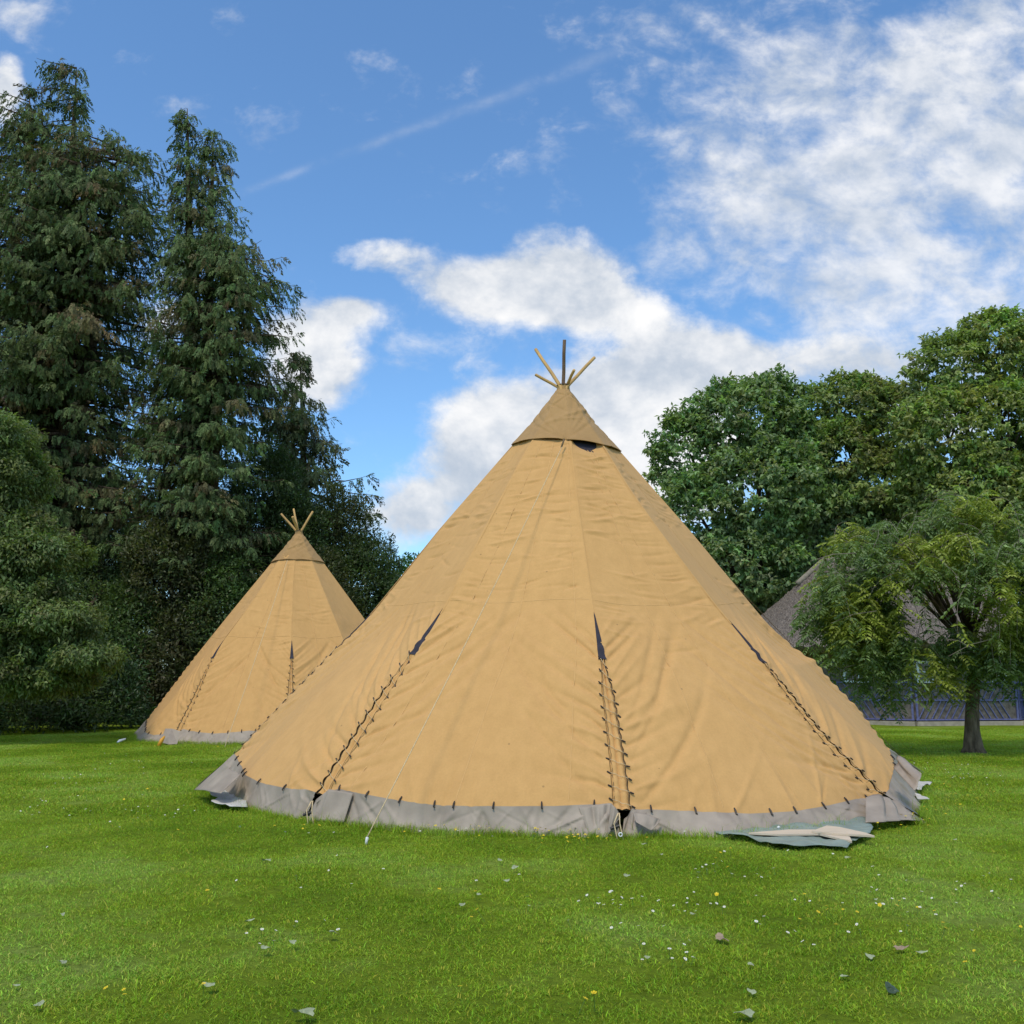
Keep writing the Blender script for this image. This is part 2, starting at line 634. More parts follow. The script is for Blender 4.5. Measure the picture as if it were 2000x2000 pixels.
class Tent:
    def __init__(s, cfg):
        s.c = cfg
        s.cx, s.cy, s.H = cfg['centre'][0], cfg['centre'][1], cfg['H']
        s.prof = cfg['profile']          # [(z, r)] descending z
        s.root = thing('tipi_tent', cfg['label'], 'tipi tent', (s.cx, s.cy, 0), 0, None)
        s.root['group'] = 'large tan canvas tipis on the lawn'
        s.loc = (s.cx, s.cy, 0)
        s.ridges = []
        for r in cfg['ridges']:
            s.ridges.append(s.make_ridge(r))

    def r_at(s, z):
        zs = [p[0] for p in s.prof][::-1]
        rs = [p[1] for p in s.prof][::-1]
        return float(np.interp(z, zs, rs))

    def on_prof(s, px, py):
        """where the sight line through a photo place first meets the tent's cone"""
        d = ray(px, py)
        best, bd = None, 1e9
        t0 = (s.cy - 7) / d.y
        for k in range(1400):
            t = t0 + k * 0.006
            p = Vector((d.x * t, d.y * t, EYE + d.z * t))
            g = hypot(p.x - s.cx, p.y - s.cy) - s.r_at(p.z)
            if g < 0:
                return p
            if g < bd:
                best, bd = p, g
        # grazing: push onto the cone
        rr = hypot(best.x - s.cx, best.y - s.cy)
        k = s.r_at(best.z) / rr
        return Vector((s.cx + (best.x - s.cx) * k, s.cy + (best.y - s.cy) * k, best.z))

    def cyl(s, px, py, R):
        """near point of the sight line at distance R from the tent's axis"""
        d = ray(px, py)
        a = d.x ** 2 + d.y ** 2
        b = -2 * (d.x * s.cx + d.y * s.cy)
        c = s.cx ** 2 + s.cy ** 2 - R * R
        t = (-b - sqrt(max(0, b * b - 4 * a * c))) / (2 * a)
        return Vector((d.x * t, d.y * t, max(-.02, EYE + d.z * t)))

    def make_ridge(s, r):
        zt = s.prof[0][0]
        if 'theta' in r:
            th = radians(r['theta'])
            zh = r.get('zhem', 0.35)
            P = []
            for z in np.linspace(zt, zh, 40):
                rr = s.r_at(z) + r.get('out', 0) * min(1, max(0, (2.6 - z) / 2.1))
                P.append((s.cx + cos(th) * rr, s.cy + sin(th) * rr, z))
            P = np.array(P)
        else:
            pts = [s.on_prof(*q) for q in r['px']]
            zs = np.array([p.z for p in pts])
            ths = np.unwrap(np.array([atan2(p.y - s.cy, p.x - s.cx) for p in pts]))
            z = np.linspace(zt, zs[-1], 40)
            th = np.interp(z, zs[::-1], ths[::-1])
            k = np.array([.15, .2, .3, .2, .15])
            pad = np.concatenate([[th[0]] * 2, th, [th[-1] * 2 - th[-2], th[-1] * 3 - 2 * th[-2]]])
            th = np.convolve(pad, k, 'valid')
            rr = np.array([s.r_at(q) for q in z])
            P = np.stack([s.cx + np.cos(th) * rr, s.cy + np.sin(th) * rr, z], -1)
        return P

    def ridge_at(s, i, v):
        P = s.ridges[i % 8]
        t = np.linspace(0, 1, len(P))
        return np.stack([np.interp(v, t, P[:, k]) for k in range(3)], -1)

    def ridge_v(s, i, z):
        P = s.ridges[i % 8]
        return float(np.interp(-z, -P[:, 2], np.linspace(0, 1, len(P))))

    def panel(s, i, nu, nv, hem=None, seed=0, lslit=None, rslit=None, v0=0.0, dip=0.0, detail=True, gapw=1.0):
        """cloth between ridge i and ridge i+1; returns the vertex grid (nv,nu,3)"""
        R = np.random.default_rng(seed)
        u = np.linspace(0, 1, nu)
        v = np.linspace(v0, 1, nv)
        Lr, Rr = s.ridge_at(i, v), s.ridge_at(i + 1, v)
        W = np.linalg.norm(Lr - Rr, axis=1)
        Lh, Rh = Lr[-1], Rr[-1]
        if hem is not None:
            Hc = interp_poly([Lh] + [Vector(h) for h in hem] + [Rh], nu)
        else:
            c = np.array([s.cx, s.cy, 0])
            Hc = Lh[None] * (1 - u[:, None]) + Rh[None] * u[:, None]
            rr = np.linalg.norm((Hc - c)[:, :2], axis=1)
            want = (1 - u) * np.linalg.norm((Lh - c)[:2]) + u * np.linalg.norm((Rh - c)[:2])
            kk = 0.75
            Hc[:, :2] = c[:2] + (Hc - c)[:, :2] * ((want * kk + rr * (1 - kk)) / rr)[:, None]
            Hc[:, 2] -= 0.13 * np.sin(pi * u)
        # slit gaps
        length = np.linalg.norm(Lh - Lr[0])
        gl = np.zeros(nv)
        gr = np.zeros(nv)
        if lslit is not None:
            gl = gapw * np.interp(v, [0, lslit, lslit + .11, .8, 1], [0, 0, .030, .075, .105])
        if rslit is not None:
            gr = gapw * np.interp(v, [0, rslit, rslit + .11, .8, 1], [0, 0, .030, .075, .105])
        lo = gl / np.maximum(W, .2)
        hi = 1 - gr / np.maximum(W, .2)
        ue = lo[:, None] + (hi - lo)[:, None] * u[None, :]
        base = Lr[:, None] * (1 - ue[..., None]) + Rr[:, None] * ue[..., None]
        straight = Lh[None] * (1 - u[:, None]) + Rh[None] * u[:, None]
        blend = np.clip((v - 0.15) / 0.85, 0, 1) ** 2.2
        P = base + blend[:, None, None] * (Hc - straight)[None]
        ch, sl = Rh - Lh, (Lr[0] + Rr[0]) / 2 - (Lh + Rh) / 2
        nrm = np.cross(ch, sl)
        nrm /= np.linalg.norm(nrm)
        mid = (Lh + Rh) / 2 - np.array([s.cx, s.cy, 0])
        if nrm.dot(mid) < 0: nrm = -nrm
        x = ue * W[:, None]
        xr = (1 - ue) * W[:, None]
        h = ((1 - v) * length)[:, None] + 0 * x
        D = np.zeros_like(x)
        # slight sag between the poles, none at the ridges
        D -= 0.030 * np.sin(pi * ue) * np.sin(pi * np.clip(v * 1.1, 0, 1))[:, None] * np.minimum(W, 2)[:, None]
        if detail:
            for side, X_, slit in ((0, x, lslit), (1, xr, rslit)):
                if slit is None: continue
                hs = (1 - slit) * length
                X0 = X_ - (gl if side == 0 else gr)[:, None]
                X0 = np.maximum(X0, 0)
                n = 13
                for j in range(n):
                    hj = hs * (0.86 - 0.86 * j / (n - 1)) + R.normal(0, .04)
                    frac = j / (n - 1)
                    a = (1.15 - .95 * frac) * R.uniform(.75, 1.25)
                    b = R.uniform(-.05, .22)
                    am = R.choice([-1, 1], p=[.62, .38]) * R.uniform(.011, .036)
                    ln_ = R.uniform(.35, .95)
                    w0 = R.uniform(.012, .022)
                    cur = hj + a * X0 + b * X0 ** 2
                    ww = (w0 + .055 * X0) * sqrt(1 + a * a)
                    g = np.minimum(X0 / .08, 1) * np.exp(-(X0 / ln_) ** 1.6)
                    D += am * g * np.exp(-((h - cur) / ww) ** 2) * np.clip((hs * 1.12 - h) / .5, 0, 1)
                # puckers beside each toggle
                for j in range(13):
                    hj = hs * (0.80 - 0.80 * j / 12)
                    D += 0.014 * np.exp(-(X0 / .09)) * np.cos((h - hj) / (hs * .8 / 12) * 2 * pi) * (np.abs(h - hj) < hs * .8 / 24)
                # long broad fold running up from the foot
                for j in range(4):
                    a = R.uniform(.8, 1.7)
                    h0 = R.uniform(-.2, .5 * hs)
                    cur = h0 + a * X0 + .3 * X0 ** 2
                    ww = (.03 + .04 * X0) * sqrt(1 + a * a)
                    g = np.minimum(X0 / .2, 1) * np.exp(-((X0 - .6) / .6) ** 2)
                    D -= R.uniform(.014, .032) * g * np.exp(-((h - cur) / ww) ** 2) * np.clip((hs * 1.12 - h) / .5, 0, 1)
            # drag wrinkles off the poles, in bands
            bands = [(R.uniform(.35, 1.0) * length, R.uniform(.3, .8), R.integers(0, 2)) for _ in range(9)]
            for (hc, hw, sd_) in bands:
                for _ in range(R.integers(9, 16)):
                    hj = hc + R.normal(0, hw * .6)
                    X0 = x if sd_ == 0 else xr
                    x0 = R.uniform(-.02, .12) if R.random() < .7 else R.uniform(.2, .9)
                    ln_ = R.uniform(.25, .85)
                    sl_ = R.normal(.04, .11)
                    ww = R.uniform(.012, .026)
                    am = R.choice([-1, 1], p=[.6, .4]) * R.uniform(.006, .019)
                    xx = (X0 - x0) / ln_
                    g = np.exp(-((xx - .45) / .34) ** 2 * 1.0) * (X0 > 0)
                    cur = hj + sl_ * (X0 - x0) + .05 * np.sin(3 * X0 + hj)
                    D += am * g * np.exp(-((h - cur) / (ww * (1 + .6 * np.abs(xx)))) ** 2)
            # hem drag lines
            for _ in range(12):
                xc = R.uniform(.1, 3.6)
                k = R.normal(0, .5)
                ww = R.uniform(.015, .04)
                lnh = R.uniform(.25, .9)
                D += R.choice([-1, 1]) * R.uniform(.006, .018) * np.exp(-((x - xc - k * h) / (ww + .03 * h)) ** 2) * np.exp(-(h / lnh) ** 2)
            # soft unevenness
            for _ in range(8):
                ax_, ah, ph = R.uniform(.6, 2.6), R.uniform(.5, 1.8), R.uniform(0, 6.28)
                D += .0022 * np.sin(ax_ * x * 2 + ah * h * 2 + ph)
            # keep it tight on the ridges above the slit
            edge = np.minimum(x, xr)
            D *= np.where(h > length * .55, np.clip(edge / .05 + .15, 0, 1), 1)
        P = P + D[..., None] * nrm
        if dip:
            k = np.clip(1 - (v - v0) / .05, 0, 1)
            P[:, :, 2] -= (k[:, None] * np.sin(pi * u) ** .8 * dip)
            P -= (k[:, None] * np.sin(pi * u) ** .8 * .10)[..., None] * nrm
        return P, nrm, u, v, gl, gr


def sample(P, a, b):
    """point of the grid at fractional column a, fractional row b (0..1)"""
    nv, nu = P.shape[:2]
    fb = min(max(b, 0), 1) * (nv - 1)
    fa = min(max(a, 0), 1) * (nu - 1)
    j, i = int(min(fb, nv - 2)), int(min(fa, nu - 2))
    tb, ta = fb - j, fa - i
    return Vector(P[j, i] * (1 - ta) * (1 - tb) + P[j, i + 1] * ta * (1 - tb) + P[j + 1, i] * (1 - ta) * tb + P[j + 1, i + 1] * ta * tb)


def strip_on(P, path, nrm, w, off):
    """thin raised strip following the cloth; path = [(a,b)]"""
    pts = [sample(P, a, b) + Vector(nrm) * off for a, b in path]
    mb = MB()
    n = Vector(nrm)
    vs = []
    for i, p in enumerate(pts):
        d = (pts[min(i + 1, len(pts) - 1)] - pts[max(i - 1, 0)]).normalized()
        s_ = d.cross(n).normalized() * w / 2
        vs += [p - s_ - n * off * .9, p - s_, p + s_, p + s_ - n * off * .9]
    fs = []
    for i in range(len(pts) - 1):
        for k in range(3):
            fs.append((4 * i + k, 4 * i + k + 1, 4 * i + 4 + k + 1, 4 * i + 4 + k))
    mb.add(vs, fs)
    return mb


def toggle_mesh():
    mb = MB()
    mb.tube([(-.030, 0, 0), (-.022, 0, 0), (.022, 0, 0), (.030, 0, 0)], [.006, .011, .011, .006], 7)
    me = bpy.data.meshes.new('toggle')
    me.from_pydata(mb.v, [], mb.f)
    me.materials.append(TOGGLE)
    return me


def tab_mesh():
    mb = MB()
    mb.tube([(0, 0, -.045), (0, .006, -.01), (0, .004, .035), (.012, 0, .042)], [.008, .011, .010, .006], 6)
    me = bpy.data.meshes.new('hem_tab')
    me.from_pydata(mb.v, [], mb.f)
    me.materials.append(TOGGLE)
    return me


TOG_ME, TAB_ME = toggle_mesh(), tab_mesh()


def place(me, name, parent, loc, xdir, nrm, ploc, scale=1.0):
    o = bpy.data.objects.new(name, me)
    x = Vector(xdir).normalized()
    n = Vector(nrm).normalized()
    n = (n - x * n.dot(x)).normalized()
    z = x.cross(n)
    M = Matrix((x, n, z)).transposed().to_4x4()
    M.translation = Vector(loc) - Vector(ploc)
    o.matrix_local = M @ Matrix.Scale(scale, 4)
    link(o, parent)
    return o


def skirt_strip(T, name, hemP, foot, seed, nrm, corner_l=True, corner_r=True, nu=150, nv=16, puff=1.0):
    """grey valance from the hem to the grass; hemP (n,3), foot polyline"""
    R = np.random.default_rng(seed)
    t = np.linspace(0, 1, nu)
    hp = interp_poly([Vector(p) for p in hemP], nu)
    fp = interp_poly([Vector(p) for p in foot], nu)
    W = np.linalg.norm(np.diff(hp, axis=0), axis=1).sum()
    xm = t * W
    v = np.linspace(0, 1, nv)
    P = hp[None] * (1 - v[:, None, None]) + fp[None] * v[:, None, None]
    out = (fp - hp)
    out[:, 2] = 0
    cdir = hp - np.array([T.cx, T.cy, 0])
    cdir[:, 2] = 0
    cdir /= np.linalg.norm(cdir, axis=1)[:, None]
    D = np.zeros((nv, nu))
    for _ in range(26):
        xc = R.uniform(0, W)
        nearc = min(xc, W - xc)
        am = R.uniform(.006, .018) + (.030 * exp(-nearc / .35) if (corner_l or corner_r) else 0)
        k = R.normal(0, .35)
        ww = R.uniform(.02, .06)
        D += R.choice([-1, 1]) * am * puff * np.exp(-((xm[None] - xc - k * v[:, None]) / (ww * (.4 + v[:, None]))) ** 2) * np.minimum(v[:, None] * 3, 1)
    # gathered corners
    for on, X0 in ((corner_l, xm), (corner_r, W - xm)):
        if on:
            D += puff * .055 * np.exp(-(X0[None] / .35)) * np.sin(X0[None] * 26 + 1.5 * v[:, None] + R.uniform(0, 6)) * (v[:, None] ** .6)
    D += .006 * np.sin(xm[None] * 3 + R.uniform(0, 6)) * v[:, None]
    sag = .035 * np.sin(pi * v)[:, None]
    P = P + (D - sag * .4)[..., None] * cdir[None]
    P[-1, :, 2] -= .03
    o = from_np(name, P.reshape(-1, 3), grid_faces(nu, nv), SKIRT, T.root, local=T.loc)
    return o


def lacing(T, ri, PL, PR, slit, nL, nR, scale=1.0, n=12, cord=True, detail=True, gw=1.0):
    """everything in the open seam on ridge ri: dark gusset, inner strips, toggles and cords.
    PL = panel left of the ridge (its right edge), PR = panel right of it (its left edge)"""
    nv = PL.shape[0]
    vs = np.linspace(slit, 1, n * 4 + 6)
    rows_L = [sample(PL, 1, b) for b in vs]
    rows_R = [sample(PR, 0, b) for b in vs]
    nn = (Vector(nL) + Vector(nR)).normalized()
    # dark gusset at the top
    kb = 1 + int(len(vs) * 0.145 / (1 - slit) * .62)
    mb = MB()
    tip = sample(PL, 1, slit - .008) + nn * .006
    vsq = []
    for q in range(kb + 1):
        a, b = rows_L[q], rows_R[q]
        m_ = (a + b) / 2
        wd = .010 + .052 * gw * q / kb
        d = (b - a).normalized() if (b - a).length > 1e-4 else Vector((1, 0, 0))
        hw = max((b - a).length / 2, .004) + wd * .5
        vsq += [m_ - d * hw + nn * .004, m_ + nn * .012, m_ + d * hw + nn * .004]
    fs = []
    for q in range(kb):
        for k in range(2):
            fs.append((3 * q + k, 3 * q + k + 1, 3 * q + 4 + k, 3 * q + 3 + k))
    vsq.append(tip)
    fs.append((len(vsq) - 1, 1, 0))
    fs.append((len(vsq) - 1, 2, 1))
    mb.add([Vector(v) - Vector(T.loc) for v in vsq], fs)
    mb.build('vent_gusset', PATCH, T.root, True)
    # two rolled inner strips of canvas lying in the gap
    nb = len(vs)
    for sgn in (-1, 1):
        mb = MB()
        vv = []
        for q in range(kb - 1, nb):
            a, b = rows_L[q], rows_R[q]
            d = b - a
            c = (a + b) / 2 + d * .22 * sgn - nn * .012
            hw = d.length * .23
            du = d.normalized()
            for k in range(5):
                t = k / 4 * 2 - 1
                vv.append(c + du * hw * t + nn * (.018 * (1 - t * t) - .012 * abs(t)) - Vector(T.loc))
        m_ = nb - kb + 1
        ff = [(5 * q + k, 5 * q + k + 1, 5 * q + 6 + k, 5 * q + 5 + k) for q in range(m_ - 1) for k in range(4)]
        mb.add(vv, ff)
        mb.build('inner_flap', CANVAS, T.root, True)
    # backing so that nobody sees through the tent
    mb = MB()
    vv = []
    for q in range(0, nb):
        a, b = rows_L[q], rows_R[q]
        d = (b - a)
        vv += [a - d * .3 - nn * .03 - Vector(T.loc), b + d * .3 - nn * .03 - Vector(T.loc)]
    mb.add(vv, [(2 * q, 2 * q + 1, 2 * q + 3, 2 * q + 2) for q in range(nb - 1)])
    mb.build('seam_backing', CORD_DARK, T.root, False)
    # toggles + cross cords
    lc, rc = [], []
    for j in range(n):
        b = vs[kb] + (0.985 - vs[kb]) * (j / (n - 1)) ** .96
        a_, b_ = sample(PL, 1, b), sample(PR, 0, min(1, b + .012))
        du = (b_ - a_).normalized()
        if du.length < .5: du = Vector((1, 0, 0))
        jx = Vector((0, 0, random.uniform(-.006, .006)))
        la, rb = a_ - du * .022 + nn * .014 + jx, b_ + du * .022 + nn * .014 - jx
        place(TOG_ME, 'toggle', T.root, la, du + Vector((0, 0, random.uniform(-.3, .1))), nn, T.loc, scale * .82)
        place(TOG_ME, 'toggle', T.root, rb, du + Vector((0, 0, random.uniform(-.4, .1))), nn, T.loc, scale * .82)
        lc.append(a_)
        rc.append(b_)
        if cord:
            mb = MB()
            midp = (la + rb) / 2 + nn * .012 - Vector((0, 0, .012))
            mb.tube([p - Vector(T.loc) for p in (la, la * .7 + rb * .3 + nn * .010, midp, la * .3 + rb * .7 + nn * .010, rb)], .0035 * scale, 4)
            mb.build('lacing_cord', CORD, T.root, True)
    for lst, off in ((lc, .012), (rc, -.012)):
        mb = MB()
        pts = []
        for j, p in enumerate(lst):
            du = (rc[j] - lc[j]).normalized()
            pts.append(p + du * off + nn * .008 - Vector(T.loc))
            if j < len(lst) - 1:
                q = (p + lst[j + 1]) / 2
                pts.append(q + du * off * 2.6 + nn * .004 - Vector(T.loc))
        mb.tube(pts, .0032 * scale, 4)
        mb.build('side_cord', CORD_DARK, T.root, True)


def hem_tabs(T, P, nrm, us, scale=1.0):
    for a in us:
        p = sample(P, a, 1.0) + Vector(nrm) * .012 + Vector((0, 0, .006))
        d = sample(P, min(a + .02, 1), 1) - sample(P, max(a - .02, 0), 1)
        place(TAB_ME, 'hem_tab', T.root, p, d + Vector((0, 0, random.uniform(-.08, .08) * d.length)), nrm, T.loc, scale)


def cap_and_poles(T, cfg):
    z0 = T.prof[0][0]
    zh = cfg['zcap']
    nseg = 8
    nu = 18 if cfg['detail'] else 10
    nv = 60 if cfg['detail'] else 36
    R = np.random.default_rng(cfg['seed'])
    v = np.linspace(0, 1, nv)
    ring = []
    xm = []
    zfun = cfg.get('capz')
    for i in range(8):
        for k in range(nu):
            ring.append((i, k / nu))
    nr = len(ring)
    P = np.zeros((nv, nr, 3))
    for q, (i, t) in enumerate(ring):
        zb = zh[i] * (1 - t) + zh[(i + 1) % 8] * t
        zz = z0 + (zb - z0) * v
        A_ = np.array([T.ridge_at(i, T.ridge_v(i, z)) for z in zz])
        B_ = np.array([T.ridge_at(i + 1, T.ridge_v(i + 1, z)) for z in zz])
        pt = A_ * (1 - t) + B_ * t
        c = np.array([T.cx, T.cy, 0])
        o_ = (pt - c) * np.array([1, 1, 0])
        o_ /= np.maximum(np.linalg.norm(o_, axis=1), 1e-6)[:, None]
        flare = .010 + .022 * v ** 3
        P[:, q] = pt + o_ * flare[:, None]
    # wrinkles radiating from tie points at the hem middle of the front faces
    ang = np.arctan2(P[..., 1] - T.cy, P[..., 0] - T.cx)
    h = (P[..., 2] - min(zh))
    o_ = (P - np.array([T.cx, T.cy, 0])) * np.array([1, 1, 0])
    rad = np.linalg.norm(o_, axis=2)
    o_ /= np.maximum(rad, 1e-6)[..., None]
    D = np.zeros_like(rad)
    for _ in range(46):
        a0 = R.uniform(-pi, pi)
        h0 = R.uniform(0, .9 * (z0 - min(zh)))
        da = np.angle(np.exp(1j * (ang - a0))) * rad
        k = R.uniform(-1.2, 1.2)
        D += R.choice([-1, 1]) * R.uniform(.008, .022) * np.exp(-((h - h0 - k * da) / R.uniform(.02, .04)) ** 2) * np.exp(-(da / R.uniform(.12, .35)) ** 2)
    tie = cfg.get('tie_angle')
    if tie is not None:
        for sgn_k in (.9, 1.5, 2.6, -.75, -1.2, -2.4, 5.0):
            da = np.angle(np.exp(1j * (ang - radians(tie)))) * rad
            D -= .024 * np.exp(-((h - .03 - sgn_k * da) / (.02 + .04 * h) / sqrt(1 + sgn_k ** 2) * 1.3) ** 2) * (sgn_k * da > -.02) * np.exp(-(h / .8) ** 2)
    P = P + D[..., None] * o_
    # scallop: hem rides up between the ridges a little
    fr = np.array([sin(pi * t) for (_, t) in ring])
    P[:, :, 2] += (v ** 6)[:, None] * fr[None] * .02
    idx = np.arange(nv)[:, None] * nr + np.arange(nr)[None]
    a = idx[:-1]
    b = np.roll(idx, -1, 1)[:-1]
    c_ = np.roll(idx, -1, 1)[1:]
    d_ = idx[1:]
    f = np.stack([a, d_, c_, b], -1).reshape(-1, 4)
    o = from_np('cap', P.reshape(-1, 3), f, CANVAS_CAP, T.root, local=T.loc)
    so = o.modifiers.new('thickness', 'SOLIDIFY')
    so.thickness = 0.006
    # piped hem of the cap
    mb = MB()
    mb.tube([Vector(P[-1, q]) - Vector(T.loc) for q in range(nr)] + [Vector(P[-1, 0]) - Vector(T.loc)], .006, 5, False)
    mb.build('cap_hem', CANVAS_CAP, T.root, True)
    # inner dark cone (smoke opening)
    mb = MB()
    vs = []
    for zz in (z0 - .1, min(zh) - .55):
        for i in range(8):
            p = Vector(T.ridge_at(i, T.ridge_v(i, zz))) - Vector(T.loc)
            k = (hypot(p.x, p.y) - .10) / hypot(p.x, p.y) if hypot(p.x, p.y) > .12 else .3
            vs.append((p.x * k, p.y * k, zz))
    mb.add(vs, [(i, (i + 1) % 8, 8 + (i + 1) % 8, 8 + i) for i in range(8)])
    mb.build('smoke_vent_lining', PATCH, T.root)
    # collar
    mb = MB()
    pts = []
    s_ = cfg['scale']
    for k in range(20):
        t = 2 * pi * k / 20
        pts.append((cos(t), sin(t)))
    prof = [(.175, -.14), (.138, .0), (.118, .05), (.124, .11), (.108, .11), (.10, .03)]
    vs = []
    for (r_, dz) in prof:
        for k, (cx_, cy_) in enumerate(pts):
            w_ = 1 + .07 * sin(k * 2.6 + dz * 30)
            vs.append((cx_ * r_ * w_ * s_, cy_ * r_ * w_ * s_, z0 + dz * s_ + .012 * sin(k * 1.7)))
    fs = [(a_ * 20 + k, a_ * 20 + (k + 1) % 20, (a_ + 1) * 20 + (k + 1) % 20, (a_ + 1) * 20 + k) for a_ in range(len(prof) - 1) for k in range(20)]
    mb.add(vs, fs)
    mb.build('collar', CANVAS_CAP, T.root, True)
    mb = MB()
    mb.tube([(x_ * .126 * s_, y_ * .126 * s_, z0 + .105 * s_) for x_, y_ in pts + pts[:1]], .008, 5, False)
    mb.build('collar_drawstring', TOGGLE, T.root, True)
    for (tx, ty, dy, dark, bx, rad_) in cfg['poles']:
        tip = at(tx, ty, T.cy + dy)
        base = Vector((T.cx + bx, T.cy - dy * .18, z0 + .05))
        d = (tip - base).normalized()
        mb = MB()
        st = base - d * .5
        st = Vector((base.x - d.x * .12, base.y - d.y * .12, base.z - .35))
        mid1, mid2 = base.lerp(tip, .35) + Vector((.004, 0, .003)), base.lerp(tip, .7) + Vector((-.003, 0, .002))
        mb.tube([p - Vector(T.loc) for p in (st, base, mid1, mid2, tip - d * .006, tip)], [rad_ * 1.3, rad_ * 1.3, rad_ * 1.25, rad_ * 1.22, rad_ * 1.2, rad_ * 1.0], 10)
        mb.build('pole', POLE_DK if dark else POLE, T.root, True)


def build_big_tent():
    cy = 16.0
    apex = at(1100, 757, cy)
    cx, H = apex.x, apex.z
    # outline of the left flank gives the profile of the cone
    prof = []
    for (px, py) in ((1088, 762), (1079.5, 772), (1062, 795), (1038.5, 826), (1001, 870), (860, 1032), (716, 1209), (570, 1352), (446, 1482)):
        p = at(px, py, cy)
        for _ in range(3):
            p = at(px, py, cy - .14 * abs(p.x - cx))
        prof.append((p.z, hypot(p.x - cx, p.y - cy)))
    prof[0] = (H - .06, .115)
    prof[-1] = (prof[-1][0], prof[-1][1] - .16)
    prof[-2] = (prof[-2][0], prof[-2][1] - .07)
    prof.append((-.2, prof[-1][1] + .42))
    cfg = dict(label='large tan canvas tipi with grey skirt filling the middle of the lawn', centre=(cx, cy), H=H, profile=prof,
               ridges=[dict(theta=187.5, zhem=.50, out=.15),
                       dict(px=[(1060, 830), (1040, 858), (1001, 930), (967, 995), (923, 1078), (863, 1195), (824, 1250), (728, 1385), (625, 1552)]),
                       dict(px=[(1108, 800), (1113, 859), (1117, 881), (1128, 985), (1143, 1088), (1161, 1203), (1172, 1262), (1195, 1400), (1208, 1500), (1216, 1582)]),
                       dict(px=[(1165, 850), (1182, 875), (1208, 922), (1257, 995), (1317, 1075), (1426, 1214), (1478, 1275), (1545, 1360), (1630, 1462), (1724, 1557)]),
                       dict(theta=-2, zhem=.55, out=.10), dict(theta=42, zhem=.4), dict(theta=92, zhem=.4), dict(theta=140, zhem=.4)])
    T = Tent(cfg)
    Rg = T.ridges[4]
    zb = at(1540, 1266, 16).z
    f_ = np.clip((zb - Rg[:, 2]) / .18, 0, 1) * np.clip((Rg[:, 2] - .5) / 1.6, 0, 1) ** .5
    Rg[:, 0] += .15 * f_ + .03 * np.sin(Rg[:, 2] * 7) * f_
    hems = {0: [(480, 1515), (508, 1529), (564, 1543), (605, 1548)],
            1: [(650, 1542), (674, 1547), (747, 1560), (825, 1571), (930, 1575.5), (1009, 1577), (1095, 1576), (1180, 1571)],
            2: [(1240, 1582), (1326, 1585.6), (1396, 1588), (1460, 1590), (1551, 1585.6), (1615, 1576.5), (1680, 1561)],
            3: [(1732, 1548), (1741, 1520), (1747, 1500)]}
    slits = {}
    for i, (px, py) in {1: (863, 1195), 2: (1161, 1203), 3: (1426, 1214)}.items():
        slits[i] = T.ridge_v(i, T.on_prof(px, py).z)
    slits[0] = slits[1]
    slits[4] = slits[3]
    zh = []
    for i, q in enumerate(((1003, 868), (1040, 858), (1113, 859), (1175, 869), (1201, 884))):
        zh.append(T.on_prof(*q).z)
    zh[0], zh[4] = at(1003, 866, 15.8).z, at(1201, 882, 16).z
    zh += [zh[4], zh[1], zh[1]]
    P, NN = {}, {}
    for i in range(8):
        vis = i in (0, 1, 2, 3) or i == 7
        hem = [T.on_prof(*q) for q in hems[i]] if i in hems else None
        nu, nv = (190, 340) if i in (0, 1, 2) else (110, 300) if i == 3 else (90, 160) if i == 7 else (40, 60)
        v0 = max(0, min(T.ridge_v(i, zh[i]), T.ridge_v(i + 1, zh[(i + 1) % 8])) - .045)
        if i == 2: v0 += .030
        dip = .05 if i == 2 else .02 if i == 1 else .0
        Pg, nrm, u, v, gl, gr = T.panel(i, nu, nv, hem, seed=40 + i, lslit=slits.get(i, slits[1]), rslit=slits.get(i + 1, slits[1]), v0=v0, dip=dip)
        P[i], NN[i] = (Pg, v0), nrm
        o = from_np('canvas_panel', Pg.reshape(-1, 3), grid_faces(nu, nv), CANVAS, T.root, local=T.loc)
        if i in (0, 1, 2, 3):
            # sewn joints of the cloth widths
            for a0, a1 in {0: ((.42, .45),), 1: ((.28, .10), (.57, .50), (.92, .86)), 2: ((.52, .30), (.62, .60)), 3: ((.5, .55),)}[i]:
                strip_on(Pg - np.array(T.loc), [(a0 + (a1 - a0) * t, .02 + .97 * t) for t in np.linspace(0, 1, 70)], nrm, .013, .002).build('seam', SEAM, T.root, True)
            b_ = (slits[1] - v0) / (1 - v0) - .03
            strip_on(Pg - np.array(T.loc), [(t, b_ + .004 * sin(7 * t)) for t in np.linspace(.02, .98, 40)], nrm, .010, .0018).build('seam', SEAM, T.root, True)
    # ridge seams (doubled cloth over each pole above the slit)
    for i in (0, 1, 2, 3, 4):
        n_ = Vector(NN[i % 8 if i < 4 else 3]) + Vector(NN[(i - 1) % 8])
        n_.normalize()
        vv = np.linspace(P[min(i, 3)][1] + .02, slits[i] + .005, 60)
        pts = [Vector(p) for p in T.ridge_at(i, vv)]
        mb = MB()
        vs = []
        for j, p in enumerate(pts):
            d = (pts[min(j + 1, 59)] - pts[max(j - 1, 0)]).normalized()
            s_ = d.cross(n_).normalized() * .022
            wob = Vector((0, 0, 0))
            vs += [p - s_ - n_ * .004 - Vector(T.loc), p - s_ * .5 + n_ * .004 - Vector(T.loc), p + s_ * .5 + n_ * .004 - Vector(T.loc), p + s_ - n_ * .004 - Vector(T.loc)]
        mb.add(vs, [(4 * j + k, 4 * j + k + 1, 4 * j + 5 + k, 4 * j + 4 + k) for j in range(59) for k in range(3)])
